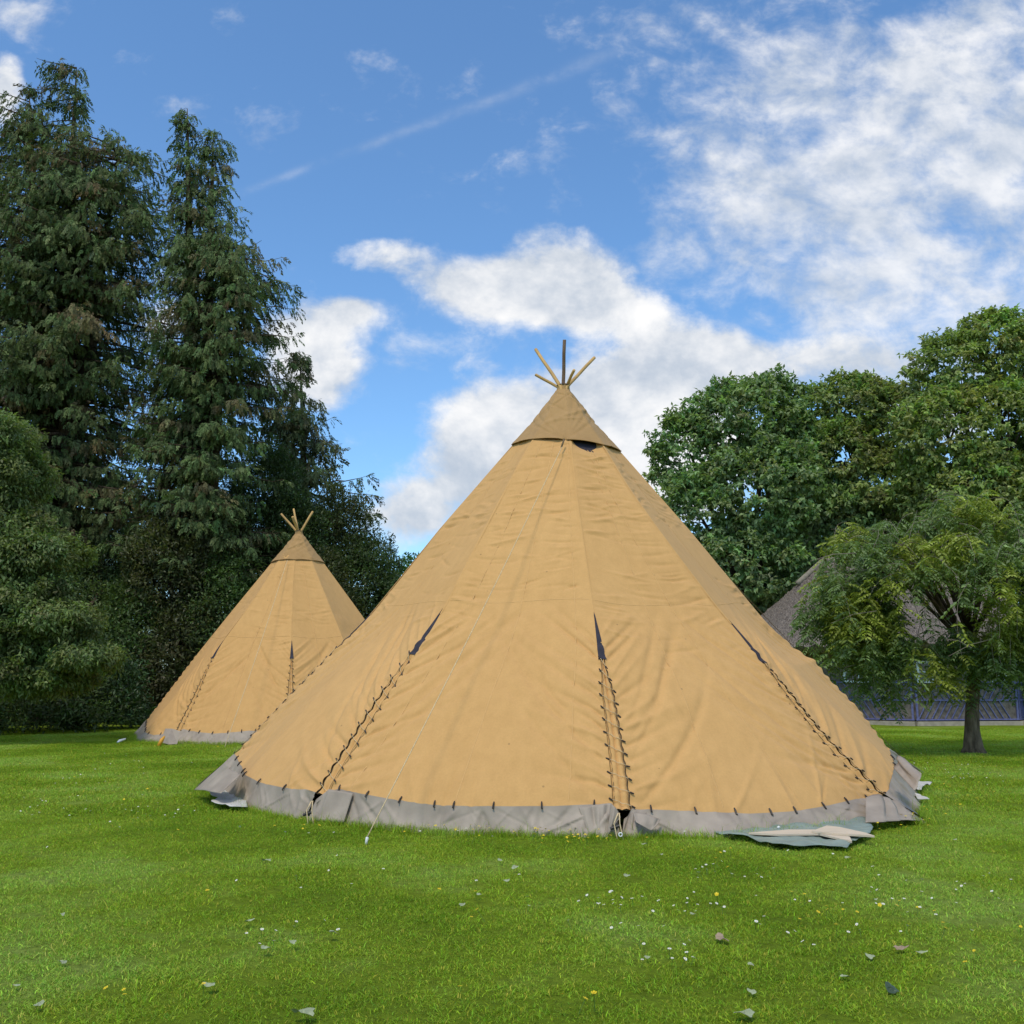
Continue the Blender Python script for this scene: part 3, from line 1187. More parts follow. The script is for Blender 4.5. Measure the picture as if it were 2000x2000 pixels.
        mb.build('ridge_tape', CANVAS, T.root, True)
    for i in (0, 1, 2, 3):
        PL, v0l = P[(i - 1) % 8]
        PR, v0r = P[i]
        # bring both to one row parameter: sample() uses 0..1 of the grid
        class A: pass
        m = min(v0l, v0r)

        def regrid(G, v0):
            nv = G.shape[0]
            t = (np.linspace(0, 1, nv) - v0) / (1 - v0)
            t = np.clip(t, 0, 1) * (nv - 1)
            j = np.minimum(t.astype(int), nv - 2)
            f = (t - j)[:, None, None]
            return G[j] * (1 - f) + G[j + 1] * f
        lacing(T, i, regrid(PL, v0l), regrid(PR, v0r), slits[i], NN[(i - 1) % 8], NN[i], 1.0, 12, True, gw=(.8, 1, .75, .15)[i])
    for i in (0, 1, 2, 3):
        us = {0: (.12, .26, .42, .50, .66, .84), 1: (.05, .175, .31, .435, .50, .63, .78, .94), 2: (.06, .20, .33, .46, .55, .68, .81, .94), 3: (.3, .6)}[i]
        hem_tabs(T, P[i][0], NN[i], us)
    # skirts
    feet = {0: [(383, 1541), (415, 1545), (455, 1566), (490, 1581), (531, 1587), (582, 1588), (600, 1600)],
            1: [(598, 1603), (640, 1600), (669, 1604), (745, 1614), (857, 1620), (1000, 1624), (1050, 1623), (1178, 1632), (1212, 1632)],
            2: [(1216, 1634), (1249, 1632), (1300, 1629), (1400, 1633), (1440, 1634), (1522, 1622), (1599, 1619), (1690, 1609), (1727, 1604), (1770, 1603), (1802, 1602)],
            3: [(1802, 1600), (1790, 1585), (1797, 1568), (1792, 1545), (1783, 1530), (1800, 1508)]}
    for i in range(8):
        Pg = P[i][0]
        hemp = Pg[-1] + np.array(NN[i]) * .004 - np.array([0, 0, .0])
        hemp[:, 2] += .004
        if i in feet:
            foot = [gp(*q) for q in feet[i]]
        else:
            foot = []
            for q in np.linspace(0, 1, 12):
                p = Vector(Pg[-1, int(q * (Pg.shape[1] - 1))])
                d = Vector((p.x - T.cx, p.y - T.cy, 0))
                foot.append(Vector((p.x, p.y, 0)) + d.normalized() * .3)
            if i == 7:
                foot[-1] = gp(383, 1541)
            if i == 4:
                foot[0] = gp(1800, 1508)
        hr = [hypot(p[0] - T.cx, p[1] - T.cy) for p in hemp]
        hm = interp_poly([Vector(p) for p in hemp], 40)
        ha = np.unwrap(np.arctan2(hm[:, 1] - T.cy, hm[:, 0] - T.cx))
        hrr = np.hypot(hm[:, 0] - T.cx, hm[:, 1] - T.cy)
        for p in foot:
            r0 = hypot(p.x - T.cx, p.y - T.cy)
            a0 = atan2(p.y - T.cy, p.x - T.cx)
            a0 = a0 + 2 * pi * round((ha.mean() - a0) / (2 * pi))
            want = float(np.interp(a0, ha, hrr)) + .13
            if r0 < want:
                p.x, p.y = T.cx + (p.x - T.cx) * want / r0, T.cy + (p.y - T.cy) * want / r0
        if i == 1:
            hemp = np.vstack([[tuple(T.on_prof(618, 1568))], hemp, [tuple(T.on_prof(1205, 1596))]])
        if i == 2:
            hemp = np.vstack([[tuple(T.on_prof(1224, 1598))], hemp])
        skirt_strip(T, 'skirt_panel', hemp, foot, 90 + i, NN[i], nu=200 if i < 4 else 60, nv=18)
    # loose flaps of the skirt gathered to each anchor corner: fans of cloth with folds
    def flap(top, bottom, R0_, R1_, folds=4, amp=.035, name='corner_flap', seed=1):
        """cloth strip from the top line to the bottom line (photo places), at radii R0_ and R1_"""
        nt, nb_ = 26, 14
        tp = interp_poly([T.cyl(a, b, R0_) for a, b in top], nt)
        bt = interp_poly([T.cyl(a, b, R1_) for a, b in bottom], nt)
        R = np.random.default_rng(seed)
        ph = R.uniform(0, 6)
        G = np.zeros((nb_, nt, 3))
        for r_ in range(nb_):
            f = r_ / (nb_ - 1)
            row = tp * (1 - f) + bt * f
            q = np.linspace(0, 1, nt)
            o_ = row - np.array([T.cx, T.cy, 0])
            o_[:, 2] = 0
            o_ /= np.linalg.norm(o_, axis=1)[:, None]
            dz_ = amp * (np.sin(q * folds * 2 * pi + ph + 1.3 * f) + .4 * np.sin(q * folds * 4.3 * pi + ph)) * (.25 + .75 * sin(pi * min(1, f + .15)))
            fade = np.clip(np.minimum(q, 1 - q) / .22, .05, 1)
            G[r_] = row + o_ * ((dz_ + amp * .9) * fade)[:, None]
        o = from_np(name, G.reshape(-1, 3), grid_faces(nt, nb_), SKIRT, T.root, local=T.loc)
        md = o.modifiers.new('thickness', 'SOLIDIFY')
        md.thickness = .005
        return o
    flap([(618, 1562), (646, 1541), (690, 1549)], [(597, 1605), (625, 1603), (672, 1606)], 5.17, 5.31, 2, .018, seed=2)
    flap([(446, 1484), (452, 1496), (470, 1514)], [(380, 1543), (402, 1543), (432, 1550)], 5.28, 5.60, 2, .04, seed=3)
    flap([(1130, 1577), (1180, 1569), (1194, 1569)], [(1150, 1629), (1176, 1634), (1186, 1633)], 5.17, 5.33, 2, .022, seed=4)
    flap([(1194, 1569), (1204, 1580), (1212, 1597)], [(1186, 1633), (1192, 1622), (1203, 1607)], 5.28, 5.36, 1, .02, seed=5)
    flap([(1219, 1600), (1236, 1586), (1262, 1587)], [(1214, 1634), (1238, 1633), (1262, 1632)], 5.20, 5.36, 2, .025, seed=6)
    flap([(1236, 1587), (1262, 1590), (1290, 1600)], [(1242, 1606), (1270, 1622), (1284, 1612)], 5.34, 5.46, 1, .03, seed=7)
    flap([(1690, 1558), (1707, 1550), (1730, 1560), (1758, 1570)], [(1690, 1607), (1728, 1604), (1765, 1601), (1803, 1604)], 5.34, 5.74, 4, .05, seed=8)
    flap([(1745, 1500), (1752, 1476), (1762, 1484)], [(1786, 1545), (1792, 1520), (1800, 1511)], 5.3, 5.8, 2, .03, seed=9)
    cap_and_poles(T, dict(zcap=zh, detail=True, seed=5, scale=.88, tie_angle=268,
                          poles=[(1046, 682, .45, False, -.05, .024), (1045.5, 731.6, .05, False, -.07, .021), (1102.5, 663.3, -.25, True, -.0, .024),
                                 (1121.6, 722.3, -.30, False, .035, .021), (1161.2, 698.2, .40, False, .055, .023)]))
    # tie cord hanging from the cap
    mb = MB()
    a = T.on_prof(1101, 862) + Vector((0, -.12, 0))
    b = T.on_prof(1096, 876) + Vector((0, -.09, 0))
    mb.tube([a - Vector(T.loc), b - Vector(T.loc)], .014, 6)
    mb.build('cap_tie', CORD_DARK, T.root, True)
    # guy ropes
    peg = gp(714, 1641, .03)
    top = T.on_prof(1097, 876) + Vector((0, -.10, 0))
    mb = MB()
    mb.tube([top.lerp(peg, t) - Vector((0, 0, .05 * sin(pi * t))) - Vector(T.loc) for t in np.linspace(0, 1, 14)], .0062, 5)
    mb.build('guy_rope', CORD, T.root, True)
    mb = MB()
    mb.tube([peg + Vector((.02, -.03, .03)) - Vector(T.loc), peg + Vector((0, .0, -.07)) - Vector(T.loc)], [.016, .010], 8)
    mb.build('tent_peg', WHITE, T.root, True)
    p2 = at(1760, 1478, 19.5)
    t2 = at(1290, 985, 17.2)
    mb = MB()
    mb.tube([t2.lerp(p2, t) - Vector((0, 0, .05 * sin(pi * t))) - Vector(T.loc) for t in np.linspace(0, 1, 14)] + [Vector((p2.x + .5, p2.y + .5, 0)) - Vector(T.loc)], .006, 5)
    mb.build('guy_rope', CORD_DARK, T.root, True)
    # tensioner, straps and ring pegs at the two front corners
    def corner_kit(px, py, ring):
        g = gp(px, py)
        mb = MB()
        mb.box(g + Vector((-.05, -.03, .10)) - Vector(T.loc), (.055, .03, .045), Matrix.Rotation(.2, 3, 'Y'))
        mb.tube([g + Vector((-.10, -.04, .085)) - Vector(T.loc), g + Vector((-.0, -.04, .115)) - Vector(T.loc)], .016, 8)
        mb.build('strap_ratchet', BLACK, T.root)
        for dx in (-.06, .0):
            mb = MB()
            mb.tube([g + Vector((.0 + dx * .2, -.02, .24)) - Vector(T.loc), g + Vector((dx, -.05, .14)) - Vector(T.loc), g + Vector((dx + .02, -.07, .03)) - Vector(T.loc), g + Vector((dx + .03, -.08, -.02)) - Vector(T.loc)], .007, 5)
            mb.build('webbing_strap', CORD, T.root, True)
        if ring:
            mb = MB()
            c = g + Vector((.0, -.10, .035)) - Vector(T.loc)
            mb.tube([c + Vector((cos(t) * .018, 0, sin(t) * .018)) for t in np.linspace(0, 2 * pi, 17)], .007, 6, False)
            mb.build('peg_ring', WHITE, T.root, True)
    corner_kit(1210, 1634, True)
    corner_kit(610, 1606, False)
    # eyelet buttons on the skirt
    for (px, py, z) in ((1519, 1615, .06), (1722, 1597, .07)):
        mb = MB()
        c = gp(px, py, z) - Vector(T.loc) + Vector((0, -.03, 0))
        mb.tube([c, c + Vector((0, -.012, 0))], .016, 10)
        mb.build('eyelet', WHITE, T.root, True)
    return T


def build_far_tent():
    cy = 30.8
    apex = at(584, 1038, cy)
    cx, H = apex.x, apex.z
    prof = [(H - .09, .12)]
    for (px, py) in ((532, 1096), (456, 1187), (380, 1279), (325, 1350), (268, 1422)):
        p = at(px, py, cy)
        for _ in range(3):
            p = at(px, py, cy - .12 * abs(p.x - cx))
        prof.append((p.z, hypot(p.x - cx, p.y - cy)))
    prof.append((-.2, prof[-1][1] + .5))
    th2 = None
    cfg = dict(label='smaller looking tan canvas tipi farther back beside the dark conifers', centre=(cx, cy), H=H, profile=prof,
               ridges=[dict(theta=183, zhem=.42),
                       dict(px=[(571, 1060), (545, 1093), (500, 1165), (435, 1253), (416, 1283), (376, 1368), (346, 1428)]),
                       dict(px=[(580, 1065), (576, 1093), (571, 1180), (570, 1253), (570, 1283), (567, 1360), (566, 1432)]),
                       dict(theta=313, zhem=.3), dict(theta=358, zhem=.4), dict(theta=43, zhem=.4), dict(theta=90, zhem=.4), dict(theta=137, zhem=.4)])
    T = Tent(cfg)
    sl = T.ridge_v(2, T.on_prof(570, 1253).z)
    sl1 = T.ridge_v(1, T.on_prof(435, 1253).z)
    zc = T.on_prof(562, 1093).z
    zh = [zc] * 8
    hems = {0: [(285, 1431), (301, 1436), (322, 1434)], 1: [(352, 1425), (385, 1430), (417, 1433), (461, 1430), (490, 1427), (530, 1430)]}
    P, NN = {}, {}
    for i in range(8):
        vis = i in (0, 1, 2)
        hem = [T.on_prof(*q) for q in hems[i]] if i in hems else None
        nu, nv = (110, 200) if vis else (30, 50)
        v0 = max(0, T.ridge_v(i, zc) - .04)
        Pg, nrm, u, v, gl, gr = T.panel(i, nu, nv, hem, seed=140 + i, lslit=sl, rslit=sl, v0=v0)
        P[i], NN[i] = (Pg, v0), nrm
        from_np('canvas_panel', Pg.reshape(-1, 3), grid_faces(nu, nv), CANVAS, T.root, local=T.loc)
        if vis:
            for a0, a1 in {0: (), 1: ((.45, .44),), 2: ((.45, .5),)}[i]:
                strip_on(Pg - np.array(T.loc), [(a0 + (a1 - a0) * t, .05 + .93 * t) for t in np.linspace(0, 1, 50)], nrm, .02, .006).build('seam', SEAM, T.root, True)
            strip_on(Pg - np.array(T.loc), [(t, (sl - v0) / (1 - v0) - .03) for t in np.linspace(.02, .98, 30)], nrm, .014, .004).build('seam', SEAM, T.root, True)
        hemp = Pg[-1] + np.array(NN[i]) * .004
        foot = []
        for q in np.linspace(0, 1, 14):
            p = Vector(Pg[-1, int(q * (Pg.shape[1] - 1))])
            d = Vector((p.x - T.cx, p.y - T.cy, 0))
            foot.append(Vector((p.x, p.y, 0)) + d.normalized() * (.26 + .14 * abs(2 * q - 1) ** 6))
        skirt_strip(T, 'skirt_panel', hemp, foot, 190 + i, NN[i], nu=120 if vis else 40, nv=12, puff=1.2)
        if i in (0, 1):
            hem_tabs(T, Pg, nrm, (.1, .22, .36, .5, .62, .74, .88), 1.1)
    for i in (1, 2):
        s_ = sl1 if i == 1 else sl
        lacing(T, i, P[i - 1][0], P[i][0], (s_ - P[i][1]) / (1 - P[i][1]), NN[i - 1], NN[i], 1.15, 11, True)
    # toggles along the left outline
    for j in range(9):
        b = sl + (1 - sl) * (.35 + .62 * j / 8)
        p = sample(P[0][0], 0, (b - P[0][1]) / (1 - P[0][1]))
        place(TOG_ME, 'toggle', T.root, p + Vector((-.03, -.02, .01)), (1, -.3, 0), NN[0], T.loc, 1.1)
    cap_and_poles(T, dict(zcap=zh, detail=False, seed=8, scale=.95, tie_angle=252,
                          poles=[(549, 1003.5, .1, False, -.04, .028), (573.5, 994, .3, False, -.01, .026), (571.5, 1009, -.35, False, -.02, .036),
                                 (611, 999, .2, False, .05, .030)]))
    mb = MB()
    a = T.on_prof(563, 1095) + Vector((0, -.12, 0))
    b = gp(439, 1459, 0)
    mb.tube([a.lerp(b, t) - Vector((0, 0, .1 * sin(pi * t))) - Vector(T.loc) for t in np.linspace(0, 1, 12)], .008, 5)
    mb.build('guy_rope', CORD, T.root, True)
    # pegs: pale one at the left corner, orange handled strap at the next
    g = gp(233, 1451)
    mb = MB()
    mb.tube([g + Vector((.12, .1, .10)) - Vector(T.loc), g + Vector((0, 0, .05)) - Vector(T.loc), g + Vector((-.05, -.03, -.02)) - Vector(T.loc)], [.02, .04, .03], 8)
    mb.build('tent_peg', WHITE, T.root, True)
    g = gp(310, 1456)
    mb = MB()
    mb.tube([g + Vector((.10, .1, .22)) - Vector(T.loc), g + Vector((.05, .05, .13)) - Vector(T.loc), g + Vector((0, 0, -.02)) - Vector(T.loc)], [.02, .05, .045], 8)
    mb.build('tent_peg', ORANGE, T.root, True)
    mb = MB()
    vs = [T.cyl(a, b, r) - Vector(T.loc) for a, b, r in ((312, 1449, 5.62), (323, 1423, 5.30), (336, 1423, 5.30), (352, 1428, 5.30), (346, 1453, 5.5), (330, 1454, 5.6), (328, 1440, 5.56))]
    mb.add(vs, [(0, 1, 6), (1, 2, 6), (2, 3, 4, 6), (6, 4, 5), (0, 6, 5)])
    mb.build('corner_flap', SKIRT, T.root)
    return T


BIG = build_big_tent()
FAR = build_far_tent()


# ------------------------------------------------------------------ foliage
class Leaves:
    def __init__(s):
        s.C, s.D, s.N, s.l, s.w, s.col = [], [], [], [], [], []

    def add(s, C, D, N, l, w, col):
        n = len(C)
        s.C.append(C)
        s.D.append(D)
        s.N.append(N)
        s.l.append(np.broadcast_to(l, (n,)).copy())
        s.w.append(np.broadcast_to(w, (n,)).copy())
        s.col.append(np.broadcast_to(col, (n, 3)).copy())

    def build(s, name, mat, parent, loc, fold=.18):
        C, D, N = np.concatenate(s.C), np.concatenate(s.D), np.concatenate(s.N)
        l, w, col = np.concatenate(s.l), np.concatenate(s.w), np.concatenate(s.col)
        D /= np.linalg.norm(D, axis=1)[:, None] + 1e-9
        S = np.cross(D, N)
        S /= np.linalg.norm(S, axis=1)[:, None] + 1e-9
        N = np.cross(S, D)
        l, w = l[:, None], w[:, None]
        p0 = C
        p1 = C + D * l * .48 + S * w * .5 + N * w * fold
        p2 = C + D * l - N * l * .12
        p3 = C + D * l * .48 - S * w * .5 + N * w * fold
        V = np.stack([p0, p1, p2, p3], 1).reshape(-1, 3)
        f = np.arange(len(C) * 4, dtype=np.int32).reshape(-1, 4)
        o = from_np(name, V, f, mat, parent, smooth=False, col=np.repeat(col, 4, 0), local=loc)
        return o


def unit(n, R):
    v = R.normal(size=(n, 3))
    return v / np.linalg.norm(v, axis=1)[:, None]


def colvar(n, base, R, dv=.22, dh=.10):
    """per-leaf colour: brightness and hue jitter"""
    c = np.array(base)[None] * np.exp(R.normal(0, dv, (n, 1)))
    c = c * np.exp(R.normal(0, dh, (n, 3)))
    return np.clip(c, .004, .8)


def broadleaf(name, label, lobes, base_xy, R, leaf=(.17, .085), per=70, clump=.55, dens=5.0, cols=((.05, .10, .02),), trunk_r=.3,
              droop=.5, bark=None, flat=.6, cat='tree', group=None, fork=None, limbs=True, whorl=False):
    """lobes: [(x,y,z,rx,ry,rz,colour index)]"""
    t = thing(name, label, cat, (base_xy[0], base_xy[1], 0), 0, group)
    loc = (base_xy[0], base_xy[1], 0)
    Lv = Leaves()
    lob = np.array([l[:6] for l in lobes])
    centres = []
    for q, l in enumerate(lobes):
        x, y, z, rx, ry, rz = l[:6]
        ci = l[6] if len(l) > 6 else 0
        area = 4 * pi * ((rx * ry) ** 1.6 / 3 + (rx * rz) ** 1.6 / 3 + (ry * rz) ** 1.6 / 3) ** (1 / 1.6)
        n = int(area / (clump * clump) * dens / 5.0)
        d = unit(n, R)
        rr = R.uniform(.55, 1.03, n) ** .6
        # irregular outline
        ph = R.uniform(0, 6.28, 3)
        rr *= 1 + .10 * np.sin(5 * np.arctan2(d[:, 1], d[:, 0]) + ph[0]) * np.cos(4 * d[:, 2] + ph[1]) + .05 * np.sin(11 * d[:, 0] + ph[2])
        c = np.array([x, y, z]) + d * rr[:, None] * np.array([rx, ry, rz])
        # drop clumps deep inside another lobe or facing away from every viewer
        keep = np.ones(n, bool)
        for k, m in enumerate(lob):
            if k == q: continue
            e = ((c - m[:3]) / m[3:6])
            keep &= (e ** 2).sum(1) > .45
        keep &= c[:, 2] > .25
        back = (c[:, 1] - y) / ry
        keep &= ~((back > .45) & (R.random(n) < .75))
        c, d = c[keep], d[keep]
        centres.append(c)
        n = len(c)
        m = per
        rad = clump * R.uniform(.7, 1.35, n)
        off = unit(n * m, R) * (R.random(n * m) ** .45)[:, None]
        off[:, 2] *= flat
        C = np.repeat(c, m, 0) + off * np.repeat(rad, m)[:, None]
        dd = np.repeat(d, m, 0)
        if whorl:
            # leaves in whorled fans of five around shared points
            g = (np.arange(n * m) // 5) * 5
            C = C[g]
        D = dd * .5 + unit(n * m, R) * .9
        D[:, 2] -= droop
        Nn = dd * .5 + unit(n * m, R) * .55 + np.array([0, 0, .9])
        bc = np.array(cols[ci % len(cols)])
        cl = np.exp(R.normal(0, .16, (n, 1))) * np.exp(R.normal(0, .07, (n, 3)))
        cc = np.repeat(cl * bc, m, 0) * np.exp(R.normal(0, .20, (n * m, 1)))
        Lv.add(C, D, Nn, leaf[0] * R.uniform(.65, 1.25, n * m), leaf[1] * R.uniform(.7, 1.2, n * m), cc)
    Lv.build('crown', LEAF, t, loc)
    # trunk and limbs
    mb = MB()
    bx, by = base_xy
    zs = sorted([l[2] for l in lobes])
    cen = np.concatenate(centres)
    ztop = np.percentile(cen[:, 2], 75)
    fx = fork if fork else (float(np.mean(lob[:, 0])), float(np.mean(lob[:, 1])), float(ztop * .35))
    b0 = Vector((bx, by, -.1))
    fk = Vector(fx)
    mb.tube([b0, b0.lerp(fk, .12) + Vector((.02, 0, 0)), b0.lerp(fk, .5) + Vector((.05, 0, 0)), fk], [trunk_r * 1.35, trunk_r, trunk_r * .85, trunk_r * .75], 12)
    if limbs:
        for l in lobes:
            c = Vector(l[:3])
            m1 = fk.lerp(c, .5) + Vector((0, 0, .3))
            mb.tube([fk, m1, c], [trunk_r * .5, trunk_r * .32, trunk_r * .16], 7)
            for _ in range(6):
                e = c + Vector((R.normal(0, l[3] * .33), R.normal(0, l[4] * .33), R.normal(0, l[5] * .3)))
                s0 = m1.lerp(c, R.uniform(.3, 1))
                mb.tube([s0, s0.lerp(e, .5) + Vector((0, 0, .1)), e], [trunk_r * .14, trunk_r * .09, trunk_r * .03], 5)
    for v in range(len(mb.v)):
        mb.v[v] = (mb.v[v][0] - bx, mb.v[v][1] - by, mb.v[v][2])
    mb.build('trunk', bark or BARK, t, True)
    return t


def drooping_conifer(name, label, base, H, width, R, nb=210, cols=((.035, .075, .025), (.07, .065, .03)), zlow=1.0, spray=.42, lean=(0, 0), tops=None,
                     asym=None, dens=1.0, group=None, power=.75, up=.25, front_only=True):
    """tall cypress or cedar: limbs that sweep out, with curtains of flat hanging sprays.
    width(z/H, angle) -> branch length"""
    t = thing(name, label, 'conifer tree', (base[0], base[1], 0), 0, group)
    loc = (base[0], base[1], 0)
    Lv = Leaves()
    mb = MB()
    tops = tops or [(0, 0, H, 0.0)]
    tr = .018 * H
    for (tx, ty, tz, split) in tops:
        zs = np.linspace(0, 1, 9)
        pts = [Vector((tx * max(0, q - split) / (1 - split) + lean[0] * q * q, ty * max(0, q - split) / (1 - split) + lean[1] * q * q, tz * q - .1)) for q in zs]
        mb.tube(pts, [tr * (1 - q) ** .8 + .015 for q in zs], 8)
    SC, SD, SS, SL, SK = [], [], [], [], []
    for b in range(nb):
        (tx, ty, tz, split) = tops[R.integers(0, len(tops))]
        q = 1 - R.random() ** 1.2 * (1 - zlow / tz)
        q = min(q, .995)
        z = tz * q
        a = R.uniform(0, 2 * pi)
        if front_only and sin(a) > .35 and R.random() < .55:
            a = -a
        Lb = width(z / H, a) * R.uniform(.55, 1.15)
        if Lb < .15: Lb = .15
        o = Vector((tx * max(0, q - split) / (1 - split) + lean[0] * q * q, ty * max(0, q - split) / (1 - split) + lean[1] * q * q, z))
        ns = max(4, int(Lb / .45))
        dirv = Vector((cos(a), sin(a), 0))
        rise = R.uniform(-.25, .35) * up
        pts, prev = [], o
        for k in range(ns + 1):
            s_ = k / ns
            p = o + dirv * (Lb * s_) + Vector((0, 0, Lb * (rise * s_ - .32 * s_ * s_ + .22 * s_ ** 4)))
            p += Vector((0, 0, R.normal(0, .03)))
            pts.append(p)
        mb.tube(pts, [max(.008, .02 * Lb * (1 - k / (ns + .5))) for k in range(ns + 1)], 4, False)
        m = int(max(5, Lb * 9 * dens * (spray / .42) ** -1))
        tt = R.uniform(.12 if Lb < 2 else .3, 1.0, m)
        tt = np.sort(tt)
        P_ = np.array([tuple(p) for p in pts])
        cs = np.stack([np.interp(tt, np.linspace(0, 1, ns + 1), P_[:, k]) for k in range(3)], -1)
        side = np.array([-sin(a), cos(a), 0])
        sp = R.normal(0, 1, m)
        spread = .10 + .20 * Lb ** .6 * (1.1 - tt)
        cs = cs + side * (sp * spread)[:, None]
        cs[:, 2] -= np.abs(sp) * spread * .25
        sd_ = np.array([cos(a), sin(a), 0]) * R.uniform(.15, .75, (m, 1)) + side * (sp * .35)[:, None]
        sd_[:, 2] = -R.uniform(.5, 1.2, m)
        # tips point out more than down
        tipm = tt > .93
        sd_[tipm, 2] = R.uniform(-.5, .1, tipm.sum())
        SC.append(cs)
        SD.append(sd_)
        SS.append(np.tile(side, (m, 1)) + R.normal(0, .5, (m, 3)))
        SL.append(spray * R.uniform(.6, 1.4, m))
        ck = (R.random() < .14)
        SK.append(np.full(m, 1 if ck else 0))
    SC, SD, SS, SL, SK = [np.concatenate(x) for x in (SC, SD, SS, SL, SK)]
    n = len(SC)
    SD /= np.linalg.norm(SD, axis=1)[:, None]
    SN = np.cross(SD, SS)
    SN /= np.linalg.norm(SN, axis=1)[:, None]
    SS = np.cross(SN, SD)
    c0, c1 = np.array(cols[0]), np.array(cols[1])
    cb = np.where(SK[:, None] == 1, c1, c0) * np.exp(R.normal(0, .18, (n, 1))) * np.exp(R.normal(0, .07, (n, 3)))
    # every spray: a drooping axis with 5 pairs of side fans
    K = 5
    for k in range(K):
        f = (k + .2) / K
        axis = SC + SD * (SL * f)[:, None] + np.array([0, 0, -1]) * (SL * f * f * .35)[:, None]
        for sg in (-1, 1):
            dd = SD * .9 + SS * sg * (.75 - .3 * f) + R.normal(0, .18, (n, 3))
            dd[:, 2] -= .25
            Lv.add(axis, dd, SN + R.normal(0, .35, (n, 3)), SL * (.50 - .22 * f) * R.uniform(.8, 1.2, n), SL * .16 * R.uniform(.8, 1.3, n), cb * np.exp(R.normal(0, .15, (n, 1))))
    Lv.add(SC + SD * (SL * .75)[:, None], SD + np.array([0, 0, -.4]), SN, SL * .5, SL * .14, cb * 1.15)
    Lv.C = [c + np.array([base[0], base[1], 0]) for c in Lv.C]
    Lv.build('crown', NEEDLE, t, loc, fold=.05)
    mb.build('trunk', BARK, t, True)
    return t


R0 = np.random.default_rng(3)


def outline_width(base, Y, H, left, right, top):
    """branch length by height from the two outlines of a tree in the photograph: lists of (px,py)"""
    def conv(lst):
        p = [at(a, b, Y) for a, b in lst]
        z = np.array([q.z for q in p])
        x = np.array([max(.45, abs(q.x - (base[0] + (top.x - base[0]) * q.z / H)) * .93 - .22) for q in p])
        o = np.argsort(z)
        return z[o], x[o]
    zl, xl = conv(left)
    zr, xr = conv(right)

    def w(f, a):
        z = f * H
        wl, wr = np.interp(z, zl, xl), np.interp(z, zr, xr)
        c = cos(a)
        k = (c + 1) / 2
        return float(wl * (1 - k) + wr * k) * (1.0 if abs(c) > .3 else .95)
    return w


# --- the two tall drooping conifers on the left and the slim one behind
Y1 = 41.0
b1 = at(85, 1400, Y1)
top1 = at(150, 128, Y1)
w1 = outline_width(b1, Y1, top1.z, [(-40, 330), (-90, 500), (-180, 900), (-200, 1250), (60, 150)],
                   [(165, 140), (175, 240), (255, 290), (310, 400), (360, 540), (370, 760), (390, 900), (390, 1250)], top1)
drooping_conifer('drooping_conifer', 'tallest dark drooping conifer at the left edge with ragged twin tops', (b1.x, b1.y), top1.z, w1, R0, nb=720,
                 cols=((.100, .138, .054), (.155, .132, .066)), zlow=6, spray=.34, group='tall drooping conifers on the left',
                 tops=[(top1.x - b1.x, 0, top1.z, .0), (at(50, 155, Y1).x - b1.x, .4, at(50, 165, Y1).z, .1), (at(95, 215, Y1).x - b1.x, -.5, at(95, 230, Y1).z, .0), (at(238, 290, Y1).x - b1.x, -.3, at(238, 300, Y1).z, .2), (.3, -1.0, top1.z * .8, .3)], dens=1.05)
Y2 = 39.0
b2 = at(385, 1400, Y2)
top2 = at(366, 208, Y2)
w2 = outline_width(b2, Y2, top2.z, [(350, 220), (325, 330), (310, 420), (270, 560), (235, 750), (200, 950), (190, 1250)],
                   [(378, 230), (420, 280), (435, 360), (470, 440), (500, 500), (535, 590), (545, 700), (525, 850), (540, 1000), (560, 1250)], top2)
drooping_conifer('drooping_conifer', 'tall dark spire shaped drooping conifer behind the smaller tipi', (b2.x, b2.y), top2.z, w2, R0, nb=640,
                 cols=((.096, .138, .052), (.135, .128, .062)), zlow=6, spray=.33, group='tall drooping conifers on the left',
                 tops=[(top2.x - b2.x, 0, top2.z, .0), (at(412, 235, Y2).x - b2.x, .4, at(412, 245, Y2).z, .1), (.5, -.8, top2.z * .75, .3)], dens=1.05)
Y3 = 46.0
b3 = at(612, 1400, Y3)
top3 = at(586, 684, Y3)
w3 = outline_width(b3, Y3, top3.z, [(570, 700), (530, 740), (505, 800), (500, 860), (500, 920), (500, 1000), (480, 1200)],
                   [(600, 700), (605, 760), (665, 790), (680, 820), (700, 860), (700, 920), (760, 950), (770, 1010), (760, 1120), (780, 1250)], top3)
drooping_conifer('drooping_conifer', 'slim open topped conifer with hanging sprays right of the tall spire', (b3.x, b3.y), top3.z, w3, R0, nb=230,
                 cols=((.080, .110, .054), (.100, .108, .060)), zlow=3, spray=.42, group='tall drooping conifers on the left', dens=1.0, up=1.2,
                 tops=[(top3.x - b3.x, 0, top3.z, .0), (at(570, 760, Y3).x - b3.x, 0, at(570, 800, Y3).z, .1)])


def lobe(px, py, Y, rpx, rpy, ci=0, ry=None):
    p = at(px, py, Y)
    k = Y / F * 1.0
    return (p.x, p.y, p.z, rpx * k, ry if ry else rpx * k * .8, rpy * k, ci)


